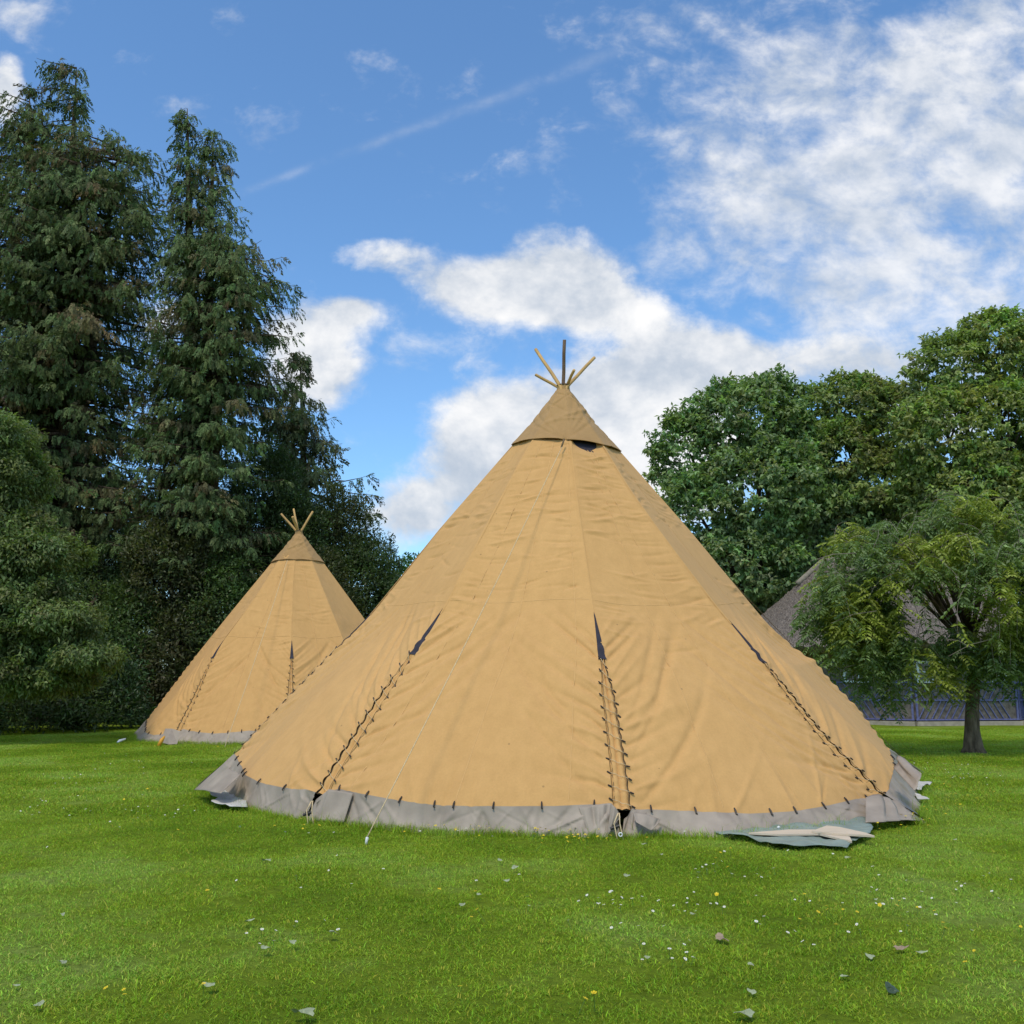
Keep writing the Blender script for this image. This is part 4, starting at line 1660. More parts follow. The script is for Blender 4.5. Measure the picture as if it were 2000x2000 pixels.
# dark yews massed behind the smaller tipi
yc = ((0.070, 0.107, 0.039), (0.082, 0.098, 0.040), (0.059, 0.104, 0.047), (0.086, 0.140, 0.047))
broadleaf('yew_tree', 'broad dark brownish yew just left of the smaller tipi top', [lobe(330, 1110, 37.5, 75, 100, 1), lobe(410, 1080, 38.5, 75, 100, 1), lobe(255, 1250, 37.5, 80, 110, 3), lobe(350, 1290, 37.5, 90, 130, 1), lobe(430, 1220, 38, 85, 150, 3)],
          (at(350, 1400, 38).x, 38), R0, leaf=(.17, .065), per=60, clump=.50, dens=11, cols=yc, droop=-.3, flat=.9, group='dark yews behind the smaller tipi', cat='yew')
broadleaf('yew_tree', 'tall dark yew rising directly behind the top poles of the smaller tipi', [lobe(520, 980, 42, 70, 110, 0), lobe(470, 1060, 41, 70, 120, 2), lobe(560, 1100, 41, 80, 150, 0), lobe(600, 1220, 40, 90, 150, 1)],
          (at(540, 1400, 42).x, 42), R0, leaf=(.17, .065), per=56, clump=.52, dens=10, cols=yc, droop=-.3, flat=.9, group='dark yews behind the smaller tipi', cat='yew')
broadleaf('yew_tree', 'dark olive yew between the two tipis, ending under the cloud', [lobe(650, 1080, 43, 75, 130, 1), lobe(690, 1180, 42, 70, 130, 0), lobe(725, 1140, 43, 35, 110, 0), lobe(640, 1260, 42, 110, 130, 1), lobe(750, 1250, 43, 60, 120, 0)],
          (at(680, 1400, 43).x, 43), R0, leaf=(.17, .065), per=56, clump=.52, dens=10, cols=yc, droop=-.3, flat=.9, group='dark yews behind the smaller tipi', cat='yew')
broadleaf('yew_tree', 'dark green yew at the far left in shade behind the pale leaved tree', [lobe(215, 1130, 39, 60, 90, 2), lobe(130, 1180, 39, 110, 120, 0), lobe(60, 1340, 33, 130, 120, 0), lobe(190, 1360, 34, 80, 100, 2), lobe(-60, 1200, 36, 120, 200, 0), lobe(-40, 1400, 31, 130, 70, 0), lobe(80, 1405, 32, 110, 60, 0), lobe(200, 1410, 34, 90, 60, 2)],
          (at(120, 1400, 37).x, 37), R0, leaf=(.17, .065), per=56, clump=.52, dens=10, cols=yc, droop=-.2, flat=.9, group='dark yews behind the smaller tipi', cat='yew')
# spindly young tree and a bright one seen in the notch between the tipis
broadleaf('young_conifer', 'thin pointed young tree in the notch left of the large tipi', [lobe(762, 1085, 47, 7, 35, 0), lobe(770, 1110, 47, 11, 40, 0), lobe(757, 1130, 47, 14, 45, 0)],
          (at(765, 1400, 47).x, 47), R0, leaf=(.18, .06), per=20, clump=.26, dens=6, cols=((.035, .06, .03),), droop=-.5, flat=1.3, trunk_r=.07, cat='conifer tree')
broadleaf('far_tree', 'bright green round tree far off just left of the large tipi flank', [lobe(800, 1125, 62, 45, 45, 0), lobe(830, 1160, 62, 60, 60, 0)],
          (at(810, 1400, 62).x, 62), R0, leaf=(.25, .13), per=45, clump=.7, dens=5, cols=((.07, .15, .025),), cat='tree')

# pale leaved layered tree at the left edge, nearer than the yews
tiers = []
for (px, py, rx, ry) in ((-30, 860, 105, 46), (40, 925, 55, 45), (-50, 985, 110, 42), (20, 1040, 90, 36), (85, 1085, 85, 34), (-40, 1120, 110, 40), (60, 1160, 110, 38), (125, 1215, 75, 28),
                         (-20, 1235, 120, 40), (100, 1262, 100, 28), (175, 1282, 55, 18), (30, 1310, 120, 34), (110, 1322, 70, 20)):
    tiers.append(lobe(px, py, 26.5 + random.uniform(-.5, .5), rx * .93, ry * 1.12, 0, 1.5))
broadleaf('layered_tree', 'pale olive leaved tree with layered drooping boughs at the left edge', tiers, (at(-260, 1400, 28).x, 28), R0, leaf=(.14, .058), per=46, clump=.26, dens=6.0,
          cols=((.150, .200, .066),), droop=.6, flat=.95, trunk_r=.28, fork=(at(-200, 1150, 27.5).x, 27.5, 3.2), cat='tree')

# broad trees on the right
rc = ((0.209, 0.297, 0.123), (0.232, 0.290, 0.099), (0.264, 0.326, 0.105))
broadleaf('chestnut_tree', 'dark green rounded broadleaf tree just right of the large tipi', [lobe(1440, 830, 46, 110, 90, 0), lobe(1350, 890, 46, 75, 95, 0), lobe(1500, 800, 47, 80, 75, 0), lobe(1480, 960, 45, 130, 110, 0), lobe(1370, 1010, 45, 95, 90, 0),
                                                                                            lobe(1450, 1110, 45, 130, 90, 0), lobe(1540, 900, 47, 80, 110, 0)],
          (at(1460, 1400, 47).x, 47), R0, leaf=(.26, .145), per=52, clump=.58, dens=7.5, cols=rc, droop=.55, flat=.55, trunk_r=.4, whorl=True, group='broad trees behind the thatched hut')
broadleaf('chestnut_tree', 'olive brown tinted broadleaf tree in the middle of the right hand group', [lobe(1660, 800, 48, 95, 70, 1), lobe(1750, 830, 48, 80, 90, 1), lobe(1640, 900, 47, 90, 90, 1), lobe(1730, 960, 47, 110, 90, 1), lobe(1620, 1010, 47, 90, 80, 0), lobe(1570, 940, 48, 80, 110, 0), lobe(1600, 1080, 48, 110, 80, 0), lobe(1780, 1050, 48, 120, 90, 1)],
          (at(1690, 1400, 49).x, 49), R0, leaf=(.26, .145), per=52, clump=.58, dens=7.5, cols=rc, droop=.55, flat=.55, trunk_r=.4, whorl=True, group='broad trees behind the thatched hut')
broadleaf('chestnut_tree', 'tallest broadleaf tree of the right hand group, cut by the right edge', [lobe(1860, 720, 44, 85, 75, 2), lobe(1950, 690, 44, 90, 90, 2), lobe(1850, 850, 43, 105, 100, 2), lobe(1970, 840, 43, 100, 110, 2), lobe(1900, 960, 43, 120, 90, 2),
                                                                                                lobe(2060, 760, 44, 100, 140, 2), lobe(2050, 950, 44, 120, 120, 2), lobe(1830, 960, 44, 90, 80, 2)],
          (at(1930, 1400, 45).x, 45), R0, leaf=(.25, .135), per=52, clump=.56, dens=7.0, cols=rc, droop=.6, flat=.5, trunk_r=.45, whorl=True, group='broad trees behind the thatched hut')
# hedge closing the back
broadleaf('hedge', 'dark shrub belt behind the thatched hut under the big trees', [lobe(px, 1290, 52, 130, 110, 0) for px in range(1330, 2300, 150)] + [lobe(px, 1160, 54, 150, 100, 0) for px in (1420, 1600, 1800, 2000)] + [lobe(px, 1060, 55, 130, 110, 0) for px in (1650, 1820, 1960, 2090)],
          (at(1700, 1400, 54).x, 54), R0, leaf=(.26, .14), per=60, clump=.8, dens=9, cols=((.036, .066, .022),), cat='hedge', limbs=False, trunk_r=.3)
broadleaf('shrub', 'bright green bush beside the right end of the thatched hut', [lobe(2020, 1330, 38, 40, 60, 0), lobe(2060, 1380, 38, 60, 40, 0)], (at(2030, 1400, 38).x, 38), R0,
          leaf=(.14, .08), per=45, clump=.35, dens=6, cols=((.06, .13, .02),), trunk_r=.06, cat='shrub')
broadleaf('hedge', 'dark shrub belt closing the gaps under the tall conifers', [lobe(px, 1330, 47, 110, 130, 0) for px in range(-60, 700, 120)] + [lobe(px, 1180, 48, 120, 110, 0) for px in (100, 300, 480)],
          (at(200, 1400, 48).x, 48), R0, leaf=(.24, .11), per=56, clump=.75, dens=9, cols=((.030, .052, .020),), cat='hedge', limbs=False, trunk_r=.3)
broadleaf('hedge', 'low dark belt of shrubs behind the tipis', [lobe(px, 1330, 58, 150, 110, 0) for px in range(700, 1400, 170)], (at(1000, 1400, 58).x, 58), R0,
          leaf=(.3, .16), per=50, clump=.9, dens=8, cols=((.036, .07, .025),), cat='hedge', limbs=False, trunk_r=.3)


# --- weeping tree with feathered leaves in front of the hut
def weeping_tree():
    R = np.random.default_rng(21)
    base = gp(1902, 1470)
    Y = base.y
    t = thing('weeping_tree', 'small weeping tree with feathery leaves and short trunk before the thatched hut', 'tree', (base.x, base.y, 0))
    loc = Vector((base.x, base.y, 0))
    mb = MB()
    fk = at(1893, 1240, Y)
    mb.tube([base + Vector((0, 0, -.1)) - loc, base + Vector((0, 0, .12)) - loc, base + Vector((0.0, 0, .5)) - loc, at(1899, 1380, Y) - loc, at(1903, 1300, Y) - loc, fk - loc],
            [.34, .22, .165, .145, .155, .15], 14)
    mb.build('trunk', BARK_MID, t, True)
    br = MB()
    Lv = Leaves()
    # limb heads: places of the crown's top surface, from which twigs hang
    heads = []
    for (px, py, dy) in ((1660, 1080, -.3), (1655, 1052, .4), (1690, 1060, -.8), (1700, 1035, .6), (1740, 1060, -.9), (1780, 1045, .2), (1815, 1020, -.6), (1850, 990, .5), (1890, 985, -.9), (1930, 995, .2),
                         (1960, 1010, -.8), (1990, 1020, .6), (2040, 1040, -.4), (2090, 1060, .4), (1640, 1140, .1), (1670, 1120, -1.0), (1760, 1110, -1.6), (1860, 1060, -1.8), (1960, 1080, -1.9), (2050, 1110, -1.5), (1820, 1090, 1.6), (1960, 1050, 1.8), (1700, 1090, 1.4), (1880, 1130, -1.9), (1950, 1160, -1.7)):
        p = at(px, py, Y + dy)
        heads.append(p)
        m1 = fk.lerp(p, .45) + Vector((0, 0, .55))
        f0 = fk - Vector((R.normal(0, .03), R.normal(0, .03), R.uniform(0, .55)))
        br.tube([f0 - loc, m1 - loc, fk.lerp(p, .8) + Vector((0, 0, .35)) - loc, p - loc], [.05, .034, .022, .012], 6)
    tw = MB()
    C0, DD, SL, ST = [], [], [], []

    def twig(start, n_seg, step, outward, fall, curl=0.0):
        pts = [start]
        d = outward.copy()
        for k in range(n_seg):
            d = (d + Vector((R.normal(0, .16), R.normal(0, .16), -fall + R.normal(0, .05)))).normalized()
            pts.append(pts[-1] + d * step)
        return pts
    for p in heads:
        nt = R.integers(10, 34)
        for _ in range(nt):
            st = p + Vector((R.normal(0, .30), R.normal(0, .30), R.normal(0, .12)))
            o = Vector((R.normal(0, 1), R.normal(-.2, 1), R.uniform(.0, .9))).normalized()
            depth = R.uniform(.3, 1.75)
            if p.x < at(1700, 1000, Y).x: depth = min(depth, R.uniform(.3, 1.5)); o = Vector((o.x * .6 + .15, o.y, o.z)).normalized()
            seg = max(3, int(depth / .14))
            pts = twig(st, seg, .14, o, .30)
            if R.random() < .5:
                tw.tube([q - loc for q in pts], [.008] + [.0055] * (len(pts) - 1), 3, False)
            for q in range(1, len(pts)):
                if R.random() < .86:
                    C0.append(tuple(pts[q]))
                    dirn = Vector((R.normal(0, 1), R.normal(0, 1), R.normal(-.35, .4)))
                    DD.append(tuple(dirn.normalized()))
                    ST.append(R.uniform(.6, 1.3))
    # long curtains: (px of the curtain, top, bottom, how many)
    for (px, y0, y1, wd, cnt) in ((1655, 1130, 1290, 45, 26), (1690, 1150, 1350, 34, 22), (1735, 1180, 1370, 26, 12), (1625, 1120, 1230, 26, 16), (1880, 1230, 1340, 40, 26), (1930, 1220, 1320, 40, 18), (1840, 1290, 1350, 26, 10),
                                  (1990, 1180, 1330, 30, 24), (1585, 1180, 1235, 16, 10), (1785, 1230, 1300, 40, 8), (1690, 1250, 1330, 45, 12)):
        for _ in range(cnt):
            st = at(px + R.normal(0, wd * .6), y0 + R.normal(0, 15), Y + R.normal(-.6, .5))
            L_ = (y1 - y0) / F * Y * R.uniform(.5, 1.05)
            pts = twig(st, max(3, int(L_ / .14)), .14, Vector((R.normal(0, .3), R.normal(0, .3), -.7)), .5)
            if R.random() < .4:
                tw.tube([q - loc for q in pts], .0055, 3, False)
            for q in range(1, len(pts)):
                for _k in range(2):
                    C0.append(tuple(pts[q]))
                    DD.append(tuple(Vector((R.normal(0, 1), R.normal(0, 1), R.normal(-.45, .35))).normalized()))
                    ST.append(R.uniform(.6, 1.25))
    # bare pale twigs sticking through the crown
    for _ in range(38):
        p = at(R.uniform(1640, 1990), R.uniform(1060, 1330), Y + R.normal(-1.2, .6))
        a = Vector((R.normal(0, .5), R.normal(0, .2), R.uniform(-1, .9))).normalized() * R.uniform(.4, 1.2)
        tw.tube([p - loc, p + a * .5 + Vector((0, 0, .06)) - loc, p + a - loc], [.009, .007, .004], 4, False)
    C0, DD, ST = np.array(C0), np.array(DD), np.array(ST)
    n = len(C0)
    side = np.cross(DD, np.array([0, 0, 1.0]))
    side /= np.linalg.norm(side, axis=1)[:, None] + 1e-6
    patch = np.sin(C0[:, 0] * 2.1 + 1.0) * np.cos(C0[:, 2] * 2.3 + C0[:, 1])
    base_c = np.array([.200, .255, .078])[None] * np.where(patch[:, None] > .1, np.array([[1.35, 1.25, .8]]), np.array([[.8, .9, 1.1]]))
    base_c = base_c * np.exp(R.normal(0, .2, (n, 1)))
    rl = .30 * ST
    for k in range(5):
        f = (k + .6) / 5
        ax = C0 + DD * (rl * f)[:, None] - np.array([0, 0, 1]) * (rl * f * f * .35)[:, None]
        for sg in (-1, 1):
            d = side * sg + DD * .5
            d[:, 2] -= .35
            Lv.add(ax, d, np.array([0, 0, 1.]) + R.normal(0, .35, (n, 3)), .125 * ST * R.uniform(.8, 1.2, n), .050 * ST, base_c * np.exp(R.normal(0, .12, (n, 1))))
    Lv.add(C0 + DD * rl[:, None] * .95 - np.array([0, 0, 1]) * (rl * .33)[:, None], DD, np.tile(np.array([0, 0, 1.]), (n, 1)), .09 * ST, .036 * ST, base_c)
    Lv.build('crown', LEAF, t, (base.x, base.y, 0))
    br.build('branch', BARK, t, True)
    o = tw.build('twigs', BARK_PALE, t, True)
    o['kind'] = 'stuff'


weeping_tree()


# ------------------------------------------------------------------ thatched hut
def thatch_mat():
    m, nt, b = new_mat('weathered_thatch')
    N, L = nt.nodes.new, nt.links.new
    tc = N('ShaderNodeTexCoord')
    mp = N('ShaderNodeMapping')
    mp.inputs['Scale'].default_value = (8, 8, 1.3)
    L(tc.outputs['Object'], mp.inputs[0])
    n = N('ShaderNodeTexNoise')
    n.inputs['Scale'].default_value = 2.2
    n.inputs['Detail'].default_value = 9
    n.inputs['Roughness'].default_value = .75
    L(mp.outputs[0], n.inputs['Vector'])
    r = N('ShaderNodeValToRGB')
    r.color_ramp.elements[0].position, r.color_ramp.elements[1].position = .38, .66
    r.color_ramp.elements[0].color = (.05, .038, .03, 1)
    r.color_ramp.elements[1].color = (.40, .335, .275, 1)
    L(n.outputs['Fac'], r.inputs[0])
    L(r.outputs[0], b.inputs['Base Color'])
    b.inputs['Roughness'].default_value = .95
    bp = N('ShaderNodeBump')
    bp.inputs['Distance'].default_value = .12
    L(n.outputs['Fac'], bp.inputs['Height'])
    L(bp.outputs[0], b.inputs['Normal'])
    return m


THATCH = thatch_mat()
HWALL = simple('brown_hut_wall', (.17, .145, .125), .9, .1, .45, 7, .02, 25)
BLUE = simple('blue_painted_slat', (.13, .14, .29), .6, .3, .25, 12)
PLASTER = simple('pale_plinth', (.36, .32, .25), .9, .1, .2, 6)
WPAINT = simple('white_paint', (.72, .76, .78), .5, .3, .08, 9)
GLASS = simple('dark_window_glass', (.035, .045, .05), .08, .6, .2, 3)


def build_hut():
    Yc = 41.6
    c = at(1745, 1300, Yc)
    cx = c.x
    t = thing('thatched_hut', 'low many sided hut with grey thatch and blue lattice walls under the trees', 'hut', (cx, Yc, 0))
    zt = at(1620, 1097, Yc).z
    Rw = 5.35
    RR = 6.65
    ze = 2.95
    R = np.random.default_rng(4)
    off = radians(22.5 + 8)
    # roof: eight faces, shaggy
    nu, nv = 240, 70
    P = np.zeros((nv, nu + 1, 3))
    for j in range(nv):
        f = j / (nv - 1)
        r_ = RR
        z = zt + (ze - zt) * f
        for i in range(nu + 1):
            a = 2 * pi * i / nu
            k = (a - off) % (pi / 4) - pi / 8
            rr = r_ * cos(pi / 8) / cos(k)
            rr = rr * .75 + r_ * .97 * .25
            ex, ey = cos(a) * rr * 1.12, sin(a) * rr
            kx = max(-2.7, min(2.7, ex))
            P[j, i] = (kx + (ex - kx) * f, ey * f, z - .10 * sin(pi * f))
    nz = R.normal(0, .035, (nv, nu + 1))
    nz[:, -1] = nz[:, 0]
    P[..., 2] += nz
    P[-1, :, 2] += R.normal(0, .05, nu + 1)
    from_np('roof', P.reshape(-1, 3), grid_faces(nu + 1, nv), THATCH, t, smooth=False)
    # eave thickness and underside
    E = P[-1]
    E2 = E.copy()
    E2[:, :2] *= .955
    E2[:, 2] -= .30
    E3 = E2.copy()
    E3[:, :2] *= .80
    E3[:, 2] += .5
    from_np('eave', np.stack([E, E2, E3]).reshape(-1, 3), grid_faces(nu + 1, 3), THATCH, t, smooth=False)
    # ridge roll of paler thatch on one hip
    mb = MB()
    a = radians(180 + 4)
    pts = []
    pts.append((2.8, 0, zt + .06))
    for f in np.linspace(.0, .26, 10):
        ex = -RR * 1.1
        pts.append((-2.7 + (ex + 2.7) * f, -.1 * f, zt + (ze - zt) * f - .10 * sin(pi * f) + .06))
    mb.tube(pts, [.13] * 11, 7)
    mb.build('hip_roll', BARK_PALE, t, True)
    # walls
    for i in range(8):
        a0, a1 = off + i * pi / 4, off + (i + 1) * pi / 4
        p0, p1 = Vector((cos(a0) * Rw, sin(a0) * Rw, 0)), Vector((cos(a1) * Rw, sin(a1) * Rw, 0))
        mid = (p0 + p1) / 2
        if mid.y > 2.5:
            mb = MB()
            n = mid.normalized()
            mb.add([p0, p1, p1 + Vector((0, 0, 3.1)), p0 + Vector((0, 0, 3.1))], [(0, 1, 2, 3)])
            mb.build('wall', HWALL, t)
            continue
        n = Vector((mid.x, mid.y, 0)).normalized()
        d = (p1 - p0).normalized()
        W = (p1 - p0).length
        mb = MB()
        mb.bar(p0 + Vector((0, 0, 1.62)), p1 + Vector((0, 0, 1.62)), 2.84, .10, n)
        mb.build('wall', HWALL, t)
        mb = MB()
        mb.bar(p0 - d * .04 + n * .06 + Vector((0, 0, .06)), p1 + d * .04 + n * .06 + Vector((0, 0, .06)), .16, .34, n)
        mb.build('plinth', PLASTER, t)
        # rails
        for z in (.20, .90, 1.55, 2.30):
            mb = MB()
            mb.bar(p0 + n * .085 + Vector((0, 0, z)), p1 + n * .085 + Vector((0, 0, z)), .052, .05, n)
            mb.build('rail', BLUE, t)
        for p in (p0, p1):
            mb = MB()
            q = p + (d * .05 if p is p0 else -d * .05) + n * .085
            mb.bar(q + Vector((0, 0, .2)), q + Vector((0, 0, 2.9)), .07, .045, n)
            mb.build('post', BLUE, t)
        # openings
        openings = []
        if n.y < -.9:
            openings = [('window', .04 * W, .32 * W, 1.58, 2.28), ('window', .76 * W, .90 * W, 1.62, 2.40)]
        elif mid.x < 0 and n.y < -.5:
            openings = [('window', .40 * W, .66 * W, 1.58, 2.28)]
        elif n.x > .2 and n.y < -.3:
            openings = [('window', .60 * W, .86 * W, 1.62, 2.25), ('door', .40 * W, .53 * W, .34, 2.3)]
        for (kind, s0, s1, z0, z1) in openings:
            c0 = p0 + d * (s0 + s1) / 2 + Vector((0, 0, (z0 + z1) / 2))
            w_, h_ = s1 - s0, z1 - z0
            if kind == 'door':
                mb = MB()
                mb.bar(c0 + n * .10 - Vector((0, 0, h_ / 2)), c0 + n * .10 + Vector((0, 0, h_ / 2)), w_, .06, n)
                mb.build('door', WPAINT, t)
                continue
            mb = MB()
            for s_ in (-1, 1):
                mb.bar(c0 + d * s_ * w_ / 2 + n * .12 - Vector((0, 0, h_ / 2)), c0 + d * s_ * w_ / 2 + n * .12 + Vector((0, 0, h_ / 2)), .08, .06, n)
                mb.bar(c0 + Vector((0, 0, s_ * h_ / 2)) + n * .123 - d * (w_ / 2 + .05), c0 + Vector((0, 0, s_ * h_ / 2)) + n * .123 + d * (w_ / 2 + .05), .09, .06, n)
            nm = 3 if w_ > 1.2 else 2
            for q in range(1, nm):
                s_ = -w_ / 2 + w_ * q / nm
                mb.bar(c0 + d * s_ + n * .115 - Vector((0, 0, h_ / 2)), c0 + d * s_ + n * .115 + Vector((0, 0, h_ / 2)), .04, .04, n)
            mb.bar(c0 + n * .113 - d * w_ / 2, c0 + n * .113 + d * w_ / 2, .035, .04, n)
            wf = mb.build('window', WPAINT, t)
            mb = MB()
            mb.bar(c0 + n * .085 - Vector((0, 0, h_ / 2)), c0 + n * .085 + Vector((0, 0, h_ / 2)), w_, .03, n)
            mb.build('pane', GLASS, wf)
        # chevron slats, lower and upper row
        me_cache = {}
        for (za, zb, sgn0) in ((.235, .865, 1), (.935, 1.515, -1)):
            hgt = zb - za
            run = hgt * .62
            npc = int(W / .27)
            for q in range(npc):
                s0 = .10 + q * (W - .2) / npc
                left = s0 < W / 2
                sg = sgn0 if left else -sgn0
                sA = s0
                sB = s0 + sg * run
                f = 1.0
                if sB < .06: f = (sA - .06) / (sA - sB)
                if sB > W - .06: f = (W - .06 - sA) / (sB - sA)
                if left and sB > W / 2: f = min(f, (W / 2 - sA) / (sB - sA))
                if not left and sB < W / 2: f = min(f, (sA - W / 2) / (sA - sB))
                if f < .15: continue
                if any((min(sA, sB) < o_[2] and max(sA, sB) > o_[1]) and za < o_[4] and zb > o_[3] for o_ in openings): continue
                A_ = p0 + d * sA + Vector((0, 0, za)) + n * .078
                B_ = p0 + d * (sA + (sB - sA) * f) + Vector((0, 0, za + hgt * f)) + n * .078
                mb = MB()
                mb.bar(A_, B_, .032, .03, n)
                mb.build('slat', BLUE, t)
    # long exposed rafters ends under the eave
    for k in range(9):
        a = radians(200 + k * 17)
        mb = MB()
        mb.tube([(cos(a) * 5.0, sin(a) * 5.0, 2.95), (cos(a) * 6.35, sin(a) * 6.35, 2.66)], .05, 6)
        mb.build('rafter', BARK, t)


build_hut()


# ------------------------------------------------------------------ things lying on the grass
def crumple(name, label, cat, outline, mat, zfun, seed, parent=None, n=60, thick=.006):
    """sheet with an irregular outline (ground points) and a crumpled surface"""
    R = np.random.default_rng(seed)
    O = interp_poly(outline + [outline[0]], n + 1)[:-1]
    c = O.mean(0)
    rings = 16
    V = [c]
    ph = R.uniform(0, 6.28, 12)
    for r_ in range(1, rings + 1):
        f = r_ / rings
        q = c + (O - c) * f
        V += list(q)
    V = np.array(V)
    z = np.zeros(len(V))
    for k in range(6):
        kx, ky = R.normal(0, 9, 2)
        z += .011 * np.abs(np.sin(V[:, 0] * kx + V[:, 1] * ky + ph[k]))
    V[:, 2] = zfun(V) + z
    F_ = []
    for i in range(n):
        F_.append((0, 1 + i, 1 + (i + 1) % n, 0))
    tri = [(0, 1 + i, 1 + (i + 1) % n) for i in range(n)]
    quads = []
    for r_ in range(rings - 1):
        for i in range(n):
            a = 1 + r_ * n + i
            b = 1 + r_ * n + (i + 1) % n
            quads.append((a, a + n, b + n, b))
    me = bpy.data.meshes.new(name)
    base = Vector((c[0], c[1], 0))
    me.from_pydata([tuple(Vector(v) - base) for v in V], [], tri + quads)
    me.polygons.foreach_set('use_smooth', np.ones(len(me.polygons), dtype=bool))
    me.materials.append(mat)
    o = bpy.data.objects.new(name, me)
    o.location = base
    link(o, parent)
    md = o.modifiers.new('thickness', 'SOLIDIFY')
    md.thickness = thick
    return tag(o, label, cat)


TARP = simple('grey_green_tarpaulin', (.215, .275, .235), .5, .5, .2, 5, .012, 16)
PLY = simple('pale_plywood', (.60, .50, .37), .7, .2, .12, 3, .001, 40, stretch=(1, 8, 1))
MAT_WHITE = simple('white_groundsheet', (.52, .50, .45), .6, .3, .12, 8, .004, 20)
outl = [gp(*q) for q in ((1395, 1632), (1435, 1640), (1460, 1641), (1490, 1652), (1515, 1659), (1560, 1660), (1600, 1657), (1645, 1662), (1655, 1664), (1668, 1652), (1700, 1636), (1707, 1624), (1690, 1608), (1640, 1605), (1540, 1608), (1470, 1618), (1410, 1622))]
crumple('tarpaulin', 'crumpled grey green tarpaulin on the grass at the front right tipi skirt', 'tarpaulin', outl, TARP,
        lambda V: .004 + .02 * np.clip((V[:, 1] - 10.9) * 1.2, 0, 1), 3, n=110)


def board(label, pts, z):
    vs = [gp(a, b, z + dz) for (a, b, dz) in pts]
    c = sum(vs, Vector((0, 0, 0))) / len(vs)
    mb = MB()
    k = len(vs)
    up = Vector((0, 0, .018))
    vs = [v - Vector((c.x, c.y, 0)) for v in vs]
    mb.add(vs + [v - up for v in vs], [tuple(range(k))[::-1], tuple(range(k, 2 * k))] + [(i, (i + 1) % k, k + (i + 1) % k, k + i) for i in range(k)])
    o = mb.build('plywood_board', PLY)
    o.location = (c.x, c.y, 0)
    tag(o, label, 'board', 'pale boards lying on the tarpaulin')


board('long pale plywood board on the tarpaulin, tucked under the tipi skirt', [(1462, 1626, 0), (1520, 1629, 0), (1600, 1628, 0), (1664, 1643, 0), (1660, 1634, 0), (1600, 1620, 0), (1540, 1620, 0)], .072)
board('upper pale plywood board reaching right to the tarpaulin corner', [(1585, 1623, 0), (1640, 1628, 0), (1708, 1632, 0), (1690, 1626, 0), (1640, 1615, 0), (1615, 1612, 0)], .092)
crumple('groundsheet', 'flat pale white groundsheet poking out under the left corner of the large tipi', 'groundsheet',
        [gp(*q) for q in ((408, 1553), (412, 1564), (426, 1567), (410, 1577), (440, 1583), (484, 1588), (480, 1574), (450, 1562), (440, 1552))], MAT_WHITE, lambda V: .03 + V[:, 0] * 0, 5, n=50)
crumple('groundsheet', 'thin white strip of groundsheet poking out at the far right corner of the large tipi', 'groundsheet',
        [gp(*q) for q in ((1775, 1536), (1822, 1541), (1803, 1547), (1800, 1556), (1785, 1552))], MAT_WHITE, lambda V: .05 + V[:, 0] * 0, 6, n=50)
crumple('groundsheet', 'small white groundsheet corner poking out lowest on the right side of the large tipi', 'groundsheet',
        [gp(*q) for q in ((1780, 1564), (1800, 1567), (1817, 1576), (1795, 1575))], MAT_WHITE, lambda V: .05 + V[:, 0] * 0, 7, n=50)

# fallen leaves
FLEAF = simple('pale_fallen_leaf', (.30, .34, .20), .6, .3, .2, 30)
FLEAF_BR = simple('brown_fallen_leaf', (.32, .24, .16), .7, .2, .2, 30)
FLEAF_DK = simple('dark_fallen_leaf', (.05, .08, .045), .5, .4, .2, 30)


def leaf_mesh(seed):
    R = np.random.default_rng(seed)
    n = 18
    vs = [(0, 0, .02)]
    for r_ in (.5, 1.0):
        for k in range(n):
            a = 2 * pi * k / n
            rr = r_ * (.8 + .3 * abs(cos(1.5 * a)) + R.normal(0, .05))
            vs.append((rr * cos(a) * .055, rr * sin(a) * .040, .010 + r_ * r_ * .010 * sin(2 * a + seed) + R.normal(0, .003)))
    fs = [(0, 1 + k, 1 + (k + 1) % n) for k in range(n)] + [(1 + k, 1 + n + k, 1 + n + (k + 1) % n, 1 + (k + 1) % n) for k in range(n)]
    me = bpy.data.meshes.new('fallen_leaf')
    me.from_pydata(vs, [], fs)
    return me


